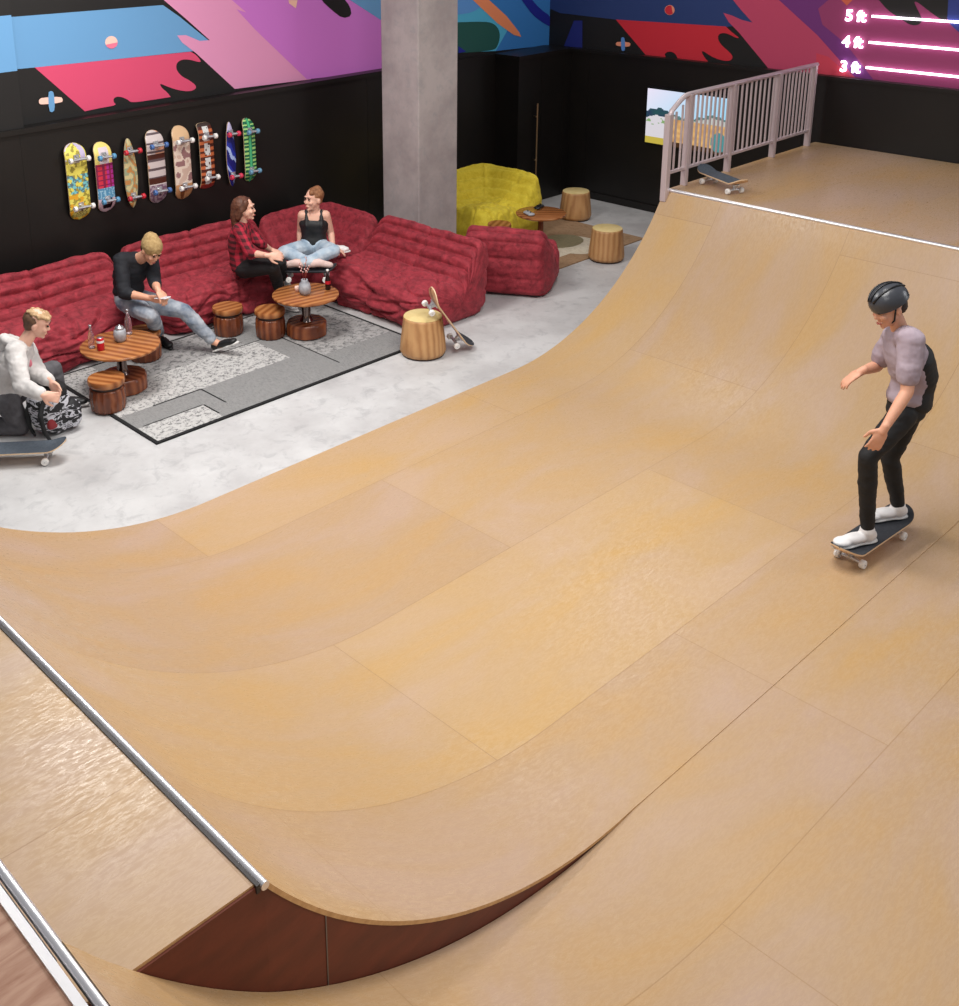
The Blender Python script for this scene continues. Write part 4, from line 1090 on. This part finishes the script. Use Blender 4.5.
# ---- 1. the rider
def mk_rider():
    bc = at(872, 545, z=.1); b0 = at(844, 554, z=.1); b1 = at(899, 517, z=.1)
    d = unit(Vector((b1.x-b0.x, b1.y-b0.y, 0))); c = Vector(((b0.x+b1.x)/2, (b0.y+b1.y)/2, .004))
    skateboard('dark skateboard rolling under the feet of the helmeted rider', basis(d, (0, 0, 1), c), None, L=.80, Wd=.2, grip=M_GRIPD)
    zd = .114
    J = {}
    P = c.copy(); Jp = J_(P)
    anL = at(865, 527, z=.23); anR = at(901, 508, z=.23)
    J['heelL'] = at(873, 541, z=zd); J['toeL'] = at(833, 549, z=zd); J['toeL'] = J['heelL']+(J['toeL']-J['heelL']).normalized()*.28
    J['heelR'] = at(904, 517, z=zd); J['toeR'] = at(878, 520, z=zd); J['toeR'] = J['heelR']+(J['toeR']-J['heelR']).normalized()*.28
    anL = J['heelL'].lerp(J['toeL'], .2)+UZ*.10; anR = J['heelR'].lerp(J['toeR'], .2)+UZ*.10
    J['anL'], J['anR'] = anL, anR
    J['pel'] = at(906, 409, P=(anL+anR)/2+FH*.02, N=FH)
    Jq = J_(J['pel'])
    J['hipL'] = Jq(903, 415, -.09); J['hipR'] = Jq(908, 413, .09)
    J['knL'] = at(868, 457, P=anL.lerp(J['hipL'], .5)+FH*-.06, N=FH); J['knR'] = at(890, 457, P=anR.lerp(J['hipR'], .5), N=FH)
    J['shL'] = Jq(911, 340, -.15); J['shR'] = Jq(895, 336, .17); J['mid'] = Jq(914, 376, .02)
    J['elL'] = ray(907, 392, J['shL'], .29); J['wrL'] = ray(884, 429, J['elL'], .26)
    J['elR'] = ray(877, 366, J['shR'], .24, False); J['wrR'] = ray(862, 371, J['elR'], .22, True)
    J['head'] = Jq(889, 307, .0); J['face'] = unit(-RH*.88-FH*.2-UZ*.42); J['hup'] = unit(UZ*.9-RH*.35); J['fdir'] = unit(-RH)
    hl = unit(at(873, 449, P=J['wrL'], N=FH)-J['wrL']); hr = unit(at(851, 378, P=J['wrR'], N=FH)-J['wrR'])
    t, f, u, l = figure('person riding a skateboard in a dark helmet, mauve tee, black trousers and white shoes', J, M_SKIN, {'L': (hl, unit(RH*.2-FH*-.9), 1, .45), 'R': (hr, -UZ, 1, .5)}, (c.x, c.y, .1), .9)
    bm = NB(); legs(bm, J, .010, .97, .84); torso(bm, J, .008, 0, .3); cloth(t, 'trousers', bm, M_BLKC, .005)
    bm = NB(); torso(bm, J, .010, .10, .8, back=.026); cloth(t, 'dark_back_layer', bm, M_BLKC, .003)  # black torso layer set back so it shows behind the tee
    bm = NB(); torso(bm, J, .018, .14, 1.0, back=-.008); arms(bm, J, .022, .70); cloth(t, 'tee_shirt', bm, M_MAUVE, .006)
    h = J['head']
    bm = NB(); ell(bm, h+u*.048-f*.014, (.100, .122, .095), (l, f, u)); ell(bm, h+u*.03-f*.03, (.100, .105, .085), (l, f, u)); 
    bb = solid(bm, .007, 3)
    b2 = bmesh.new(); b2.from_mesh(bb); bmesh.ops.bisect_plane(b2, geom=b2.verts[:]+b2.edges[:]+b2.faces[:], plane_co=h+u*.016+f*.05, plane_no=-(u*.97+f*.12), clear_outer=True, clear_inner=False)
    hm = obj('helmet', b2, M_HELM, t, world=True)
    for k in (-1, 0, 1):
        bm = NB(); pts = [h+u*.048-f*.014+l*(.100*math.sin(k*.5)*math.cos(a)*1.0)+f*(.124*math.sin(a))+u*(.097*math.cos(a)*math.cos(k*.5)) for a in [(-1.1+2.2*i/10) for i in range(11)]]
        tube(bm, pts, .006, 8); obj('helmet_vent', bm, mat('vent_black', rgb(20, 20, 24), .4), hm, world=False)
    for s in (-1, 1):
        bm = NB(); limb(bm, [h+l*s*.086+u*.02+f*.01, h+l*s*.062-u*.06+f*.03, h-u*.108+f*.045], [.005, .005, .005]); obj('chin_strap', bm, M_BLKC, hm)
    bm = NB(); ell(bm, h-f*.05-u*.01, (.070, .060, .060), (l, f, u)); cloth(t, 'hair', bm, hairm('dark_hair', rgb(40, 26, 20), rgb(60, 40, 30)), .004, 30)
    for s in 'LR': shoe(t, J['heel'+s], J['toe'+s], UZ, M_WSH, M_WSOLE, J['an'+s], 1.1)
mk_rider()

# ---- 2. person in the beanie with a phone
def mk_beanie():
    J = {}; J['pel'] = at(129, 296, z=.56); Jq = J_(J['pel'])
    J['fdir'] = unit(RH*.75-FH*.65)
    J['hipR'] = Jq(126, 301, -.10); J['hipL'] = Jq(139, 300, .04)
    J['shR'] = Jq(121, 260, -.16); J['shL'] = Jq(151, 262, .02); J['mid'] = Jq(128, 277, -.02)
    J['elR'] = ray(124, 293, J['shR'], .30); J['wrR'] = ray(149, 298, J['elR'], .26); J['elL'] = ray(155, 283, J['shL'], .27); J['wrL'] = ray(158, 290, J['elL'], .24)
    J['head'] = Jq(151, 250, -.20); J['face'] = unit(RH*.55-FH*.55-UZ*.62); J['hup'] = unit(UZ*.8+RH*.45-FH*.3)
    fr = at(160, 345, z=.012); fl = at(214, 350, z=.012)
    J['heelR'] = at(157, 341, z=.012); J['toeR'] = J['heelR']+unit(Vector((at(170, 349, z=.012)-J['heelR'])))*.28
    J['heelL'] = at(215, 352, z=.012); tl = at(243, 342, z=.16); J['toeL'] = J['heelL']+unit(tl-J['heelL'])*.28
    J['anR'] = J['heelR'].lerp(J['toeR'], .2)+UZ*.10; J['anL'] = at(213, 341, P=J['heelL'], N=FH)
    J['knR'] = ray(151, 316, J['hipR'], .43); J['knL'] = ray(184, 311, J['hipL'], .44)
    h1 = unit(at(160, 297, P=J['wrR'], N=FH)-J['wrR']-FH*.05); h2 = unit(at(164, 296, P=J['wrL'], N=FH)-J['wrL']-FH*.06)
    t, f, u, l = figure('person in a tan beanie and navy top on the red sofa, looking at a phone', J, M_SKIN, {'R': (h1, unit(FH+UZ*.4), 1, .8), 'L': (h2, unit(-FH*.2-UZ), -1, .8)}, tuple(J['pel']-UZ*.12))
    bm = NB(); legs(bm, J, .014, .92); torso(bm, J, .008, 0, .2); cloth(t, 'jeans', bm, M_JEAN, .006)
    bm = NB(); torso(bm, J, .020, .14, 1.0); arms(bm, J, .018, 1.25); cloth(t, 'long_sleeved_top', bm, M_NAVY, .006)
    h = J['head']; bm = NB(); ell(bm, h+u*.045-f*.018, (.090, .108, .092), (l, f, u)); ell(bm, h+u*.075-f*.05, (.07, .08, .07), (l, f, u)); cloth(t, 'beanie', bm, M_BEAN, .003, 30)
    bm = NB(); ell(bm, h-f*.05-u*.015, (.068, .05, .06), (l, f, u)); cloth(t, 'hair', bm, hairm('brown_hair', rgb(70, 44, 28), rgb(100, 66, 42)), .003, 30)
    shoe(t, J['heelR'], J['toeR'], UZ, M_BSH, M_BSH, J['anR']); shoe(t, J['heelL'], J['toeL'], unit(J['anL']-J['heelL']), M_BSH, M_WSOLE, None)
    c = (J['wrR']+h1*.13).lerp(J['wrL']+h2*.12, .5)+UZ*.02; ph = thing('smartphone', 'pale smartphone held by the person in the beanie', 'phone', c)
    x = unit(J['fdir']+UZ*.2); M = basis(x, UZ-x*.3, (0, 0, 0))
    bm = NB(); bx(bm, -.075, .075, -.036, .036, -.004, .004, M=M); bevel_all(bm, .003, 2); obj('case', bm, M_WHITE, ph, smooth='auto')
    bm = NB(); bx(bm, -.068, .068, -.032, .032, .004, .0048, M=M); obj('screen', bm, mat('phone_screen', rgb(200, 206, 220), .1), ph, smooth=False)
mk_beanie()

# ---- 3. person in the plaid shirt
def mk_plaid():
    J = {}; J['pel'] = at(242, 265, z=.54); Jq = J_(J['pel']); J['fdir'] = unit(RH)
    J['hipR'] = Jq(244, 269, -.09); J['hipL'] = Jq(245, 267, .08); J['shR'] = Jq(239, 230, -.15); J['shL'] = Jq(244, 226, .14); J['mid'] = Jq(239, 248, 0)
    J['elR'] = ray(250, 253, J['shR'], .26); J['wrR'] = ray(268, 255.5, J['elR'], .23); J['elL'] = ray(260, 243, J['shL'], .25); J['wrL'] = ray(271, 250, J['elL'], .22, False)
    J['head'] = Jq(244.5, 208.5, -.02); J['face'] = unit(RH*.95-FH*.12-UZ*.02); J['hup'] = UZ.copy()
    J['knR'] = ray(273, 267, J['hipR'], .41); J['knL'] = ray(280, 262, J['hipL'], .42)
    J['heelR'] = at(279, 307, z=.012); J['toeR'] = J['heelR']+unit(at(297, 312, z=.012)-J['heelR'])*.25; J['anR'] = J['heelR'].lerp(J['toeR'], .2)+UZ*.1
    J['anL'] = ray(282, 279, J['knL'], .33, False); J['heelL'] = J['anL']-UZ*.06-RH*.01; J['toeL'] = J['heelL']+unit(RH*.5-UZ*.45-FH*.25)*.22
    h1 = unit(RH*.9+UZ*-.1); h2 = unit(RH*.8-FH*.3-UZ*.15)
    t, f, u, l = figure('person with long brown hair and a red plaid shirt, sitting in profile in black trousers', J, M_SKIN2, {'R': (h1, unit(FH-UZ*.5), 1, .7), 'L': (h2, unit(-UZ), -1, .6)}, tuple(J['pel']-UZ*.12), .92)
    bm = NB(); legs(bm, J, .010, .97, .95); torso(bm, J, .008, 0, .2, .95); cloth(t, 'trousers', bm, M_BLKC, .004)
    bm = NB(); torso(bm, J, .018, 0, 1.0, .92); arms(bm, J, .016, 1.25, .9); cloth(t, 'plaid_shirt', bm, M_PLAID, .005)
    h = J['head']; bm = NB(); ell(bm, h+u*.035-f*.028, (.086, .098, .090), (l, f, u)); limb(bm, [h-f*.06+u*.02, h-f*.085-u*.08, h-f*.08-u*.19, h-f*.07-u*.27], [.075, .06, .05, .025])
    for s in (-1, 1): limb(bm, [h+l*s*.05+u*.07+f*.02, h+l*s*.074-f*.015+u*.0, h+l*s*.06-f*.05-u*.08], [.034, .028, .03])
    cloth(t, 'hair', bm, hairm('chestnut_hair', rgb(74, 42, 30), rgb(106, 64, 44)), .004, 26)
    shoe(t, J['heelR'], J['toeR'], UZ, M_WSH, M_WSOLE, J['anR'], .95); shoe(t, J['heelL'], J['toeL'], unit(J['anL']-J['heelL']), noisy('grey_sneaker', rgb(150, 156, 160), rgb(190, 194, 196), 20, .6), M_BSH, None, .95)
mk_plaid()

# ---- 4. cross-legged person in a black tank top
def mk_tank():
    J = {}; J['pel'] = at(314, 246, z=.55); Jq = J_(J['pel']); J['fdir'] = unit(-FH)
    J['hipR'] = Jq(305, 249.0, -.05); J['hipL'] = Jq(322, 249.0, -.05); J['shR'] = Jq(302.5, 215.0, 0); J['shL'] = Jq(325.5, 215.0, 0); J['mid'] = Jq(314, 231.0, .02)
    J['elR'] = Jq(300.5, 231.0, .10); J['wrR'] = Jq(299.5, 245.0, .05); J['elL'] = Jq(330.5, 232.0, .06); J['wrL'] = Jq(333, 246.0, -.02)
    J['head'] = Jq(313.5, 199.0, -.03); J['face'] = unit(-RH*.72-FH*.66-UZ*.02); J['hup'] = UZ.copy()
    J['knR'] = ray(284, 252.0, J['hipR'], .36); J['knL'] = ray(334, 251.0, J['hipL'], .36); J['anR'] = ray(311, 263.0, J['knR'], .37); J['anL'] = ray(303, 263.0, J['knL'], .38)
    J['heelR'] = J['anR']+RH*.02-UZ*.02; J['toeR'] = J['heelR']+unit(RH*.8-UZ*.2+FH*.2)*.2; J['heelL'] = J['anL']-RH*.02-UZ*.02; J['toeL'] = J['heelL']+unit(-RH*.75-UZ*.2+FH*.3)*.2
    t, f, u, l = figure('person in a black tank top and pale jeans sitting cross-legged in the sofa corner', J, M_SKIN2, {'R': (unit(-UZ*.6-RH*.3-FH*.2), unit(-FH), 1, .3), 'L': (unit(RH*.75-UZ*.5), unit(-UZ), 1, .3)}, tuple(J['pel']-UZ*.13), .9)
    bm = NB(); legs(bm, J, .014, .97, .95); torso(bm, J, .010, 0, .2, .92); cloth(t, 'jeans', bm, M_JEAN2, .005)
    bm = NB(); torso(bm, J, .014, .1, .8, .9)
    top = (J['shL']+J['shR'])/2
    for s in (-1, 1):
        p = top+lat(J)*s*.075; limb(bm, [p-UZ*.09-FH*.085, p+UZ*.045-FH*.02, p+UZ*.035+FH*.03, p-UZ*.09+FH*.08], [.024, .020, .020, .03])
    cloth(t, 'tank_top', bm, M_TANK, .004)
    h = J['head']; bm = NB(); ell(bm, h+u*.040-f*.028, (.084, .094, .082), (l, f, u)); ell(bm, h+u*.095-f*.055, (.042, .045, .036), (l, f, u)); limb(bm, [h+u*.075+f*.045-l*.03, h+u*.09-f*.02], [.03, .04]); ell(bm, h-f*.05-u*.02, (.066, .045, .05), (l, f, u))
    cloth(t, 'hair', bm, hairm('auburn_hair', rgb(112, 70, 44), rgb(160, 108, 70)), .004, 26)
    for s in 'LR': 
        bm = NB(); limb(bm, [J['an'+s], J['an'+s]+(J['heel'+s]-J['an'+s])*.3, J['heel'+s].lerp(J['toe'+s], .3)+UZ*.03, J['heel'+s].lerp(J['toe'+s], .9)+UZ*.02], [.042, .042, .042, .03]); cloth(t, 'sock', bm, noisy('blush_sock', rgb(214, 184, 176), rgb(230, 204, 198), 20, .9), .002)
    a = at(286, 268, z=.47); b = at(332, 268, z=.47); d = unit(Vector((b.x-a.x, b.y-a.y, 0))); c = (J['anL']+J['anR'])/2+FH*.05
    skateboard('black skateboard lying on the corner sofa under the crossed legs', basis(d, UZ, (c.x, c.y, .37)), None, L=.58, Wd=.19, grip=M_GRIPD, edge=M_BSH)
    p = at(339, 252, z=.47); sn = thing('sneaker', 'single white sneaker on the red sofa beside the cross-legged person', 'shoe', (p.x, p.y, .44), 0)
    shoe(sn, Vector((p.x, p.y, .455))-RH*.06, Vector((p.x, p.y, .455))+RH*.10+FH*.03, UZ, M_WSH, M_WSOLE)
mk_tank()

# ---- 5. kneeling person in the hoodie
def mk_kneel():
    R0 = at(18, 432, z=0); J = {}; J['pel'] = at(5, 394, P=R0+FH*.05, N=FH); Jq = J_(J['pel']); J['fdir'] = unit(RH)
    J['hipR'] = Jq(6, 400, -.10); J['hipL'] = Jq(8, 398, .10); J['shR'] = Jq(15, 352, -.17); J['shL'] = Jq(25, 348, .16); J['mid'] = Jq(9, 374, 0)
    J['elR'] = ray(22, 386, J['shR'], .30); J['wrR'] = ray(42, 395, J['elR'], .25); J['elL'] = ray(38, 374, J['shL'], .28); J['wrL'] = ray(50, 381, J['elL'], .23)
    J['head'] = Jq(37, 323, .02); J['face'] = unit(RH*.88+FH*.1-UZ*.38); J['hup'] = unit(UZ*.95+RH*.35)
    J['knR'] = at(22, 426, z=.075); J['anR'] = J['knR']-RH*.38+UZ*.0+FH*.02; J['heelR'] = J['anR']-RH*.06+UZ*.06; J['toeR'] = J['heelR']-UZ*.11-RH*.02
    J['knL'] = ray(53, 368, J['hipL'], .44, False); J['anL'] = J['knL']-UZ*(J['knL'].z-.11)+RH*.03; J['heelL'] = J['anL']-UZ*.10-RH*.05; J['toeL'] = J['heelL']+RH*.27
    h1 = unit(RH*.7+FH*.2-UZ*.25); h2 = unit(RH*.4-UZ*.85)
    t, f, u, l = figure('person with curly fair hair and an off-white hoodie kneeling on the concrete by a backpack', J, M_SKIN2, {'R': (h1, unit(FH-UZ*.5), 1, 1.0), 'L': (h2, unit(-FH-RH*.3), 1, 1.1)}, (J['knR'].x, J['knR'].y, 0))
    bm = NB(); legs(bm, J, .016, .95); torso(bm, J, .010, 0, .2); cloth(t, 'trousers', bm, M_GREYP, .006)
    bm = NB(); torso(bm, J, .030, .1, 1.0); arms(bm, J, .026, 1.88); cloth(t, 'hoodie', bm, M_HOOD, .008)
    top = (J['shL']+J['shR'])/2
    bm = NB(); 
    for k in range(10):
        a = 2*PI*k/10; ell(bm, top+UZ*.075-RH*(.045)+lat(J)*.085*math.cos(a)+J['fdir']*(.075*math.sin(a))-UZ*(.03*math.sin(a)), (.04, .04, .036), sub=2)
    ell(bm, top-RH*.115+UZ*.05, (.06, .07, .07)); cloth(t, 'hood', bm, M_HOOD, .006)
    h = J['head']; bm = NB(); ell(bm, h+u*.02-f*.03, (.080, .088, .075), (l, f, u)); ell(bm, h-f*.05-u*.03, (.068, .048, .05), (l, f, u)); cloth(t, 'hair', bm, hairm('brown_side_hair', rgb(74, 50, 36), rgb(104, 74, 52)), .003, 26)
    bm = NB()
    for k in range(26):
        a = k*2.4; r = math.sqrt(k/26)*.075; ell(bm, h+u*(.095-.25*r)+l*r*math.cos(a)+f*(r*math.sin(a)*1.15-.005), (.022, .022, .020), sub=2)
    cloth(t, 'curls', bm, hairm('sandy_curls', rgb(150, 116, 80), rgb(196, 164, 124)), .004, 30, voxel=.006, sm=2)
    bm = NB(); c = J['mid'].lerp(top, .5)+J['fdir']*.13; ell(bm, c-FH*.04, (.02, .02, .05)); cloth(t, 'chest_print', bm, mat('pink_print', rgb(214, 120, 136), .8), .002)
    shoe(t, J['heelL'], J['toeL'], UZ, M_BSH, M_WSOLE, J['anL']); shoe(t, J['heelR'], J['toeR']-UZ*.12, -RH, M_BSH, M_WSOLE, None)
    # backpack
    c = at(56, 431, z=0); bp_ = thing('backpack', 'black backpack with white patterned panels on the floor in front of the kneeling person', 'backpack', (c.x, c.y, 0), .2)
    wx = RH; 
    def rb(name, cx, cy, cz, sx, sy, sz, m, k=2.6, rot=0, lean=.0, parent=None, wr=.004):
        bm = NB(); bmesh.ops.create_icosphere(bm, subdivisions=5, radius=1)
        for v in bm.verts:
            x, y, z = v.co; r = (abs(x)**k+abs(y)**k+abs(z)**k)**(1/k); v.co = Vector((x/r, y/r, z/r))
            n = mnoise.noise(v.co*3+Vector((cx, cy, cz)))*.05
            v.co = Vector((v.co.x*sx*(1+n)+lean*(v.co.z+1)*sz, v.co.y*sy*(1+n), v.co.z*sz*(1+n)))+Vector((cx, cy, cz))
        return obj(name, bm, m, parent or bp_)
    M_PAT = mat('patterned_fabric', rgb(30, 30, 34), .7); g = G(M_PAT); n = g.noise(g.coord('Object', (1, 1, 2)), 9, 3, .6, 1.2); g.col(g.ramp(n, [(.50, rgb(20, 20, 24)), (.53, rgb(196, 196, 204)), (.61, rgb(196, 196, 204)), (.64, rgb(34, 36, 44))]))
    rb('main_compartment', 0, 0, .21, .17, .13, .21, M_PAT, lean=-.15); rb('front_pocket', .10, -.05, .14, .085, .10, .12, M_PAT, 3)
    rb('top_flap', -.04, 0, .36, .14, .12, .07, M_BLKC, 3); rb('red_side_patch', -.10, -.105, .14, .05, .02, .05, mat('dark_red_patch', rgb(130, 30, 36), .7), 3)
    for s in (-1, 1):
        bm = NB(); limb(bm, [(-.14, s*.06-.02, .36), (-.21, s*.08-.03, .24), (-.20, s*.09-.04, .10), (-.17, s*.1-.06, .02)], [.018, .022, .018, .012]); obj('strap', solid(bm, .006), M_BLKC, bp_)
    bm = NB(); limb(bm, [(-.09, -.03, .41), (-.07, 0, .46), (-.04, .03, .41)], [.009, .010, .009]); obj('carry_handle', bm, M_BLKC, bp_)
mk_kneel()
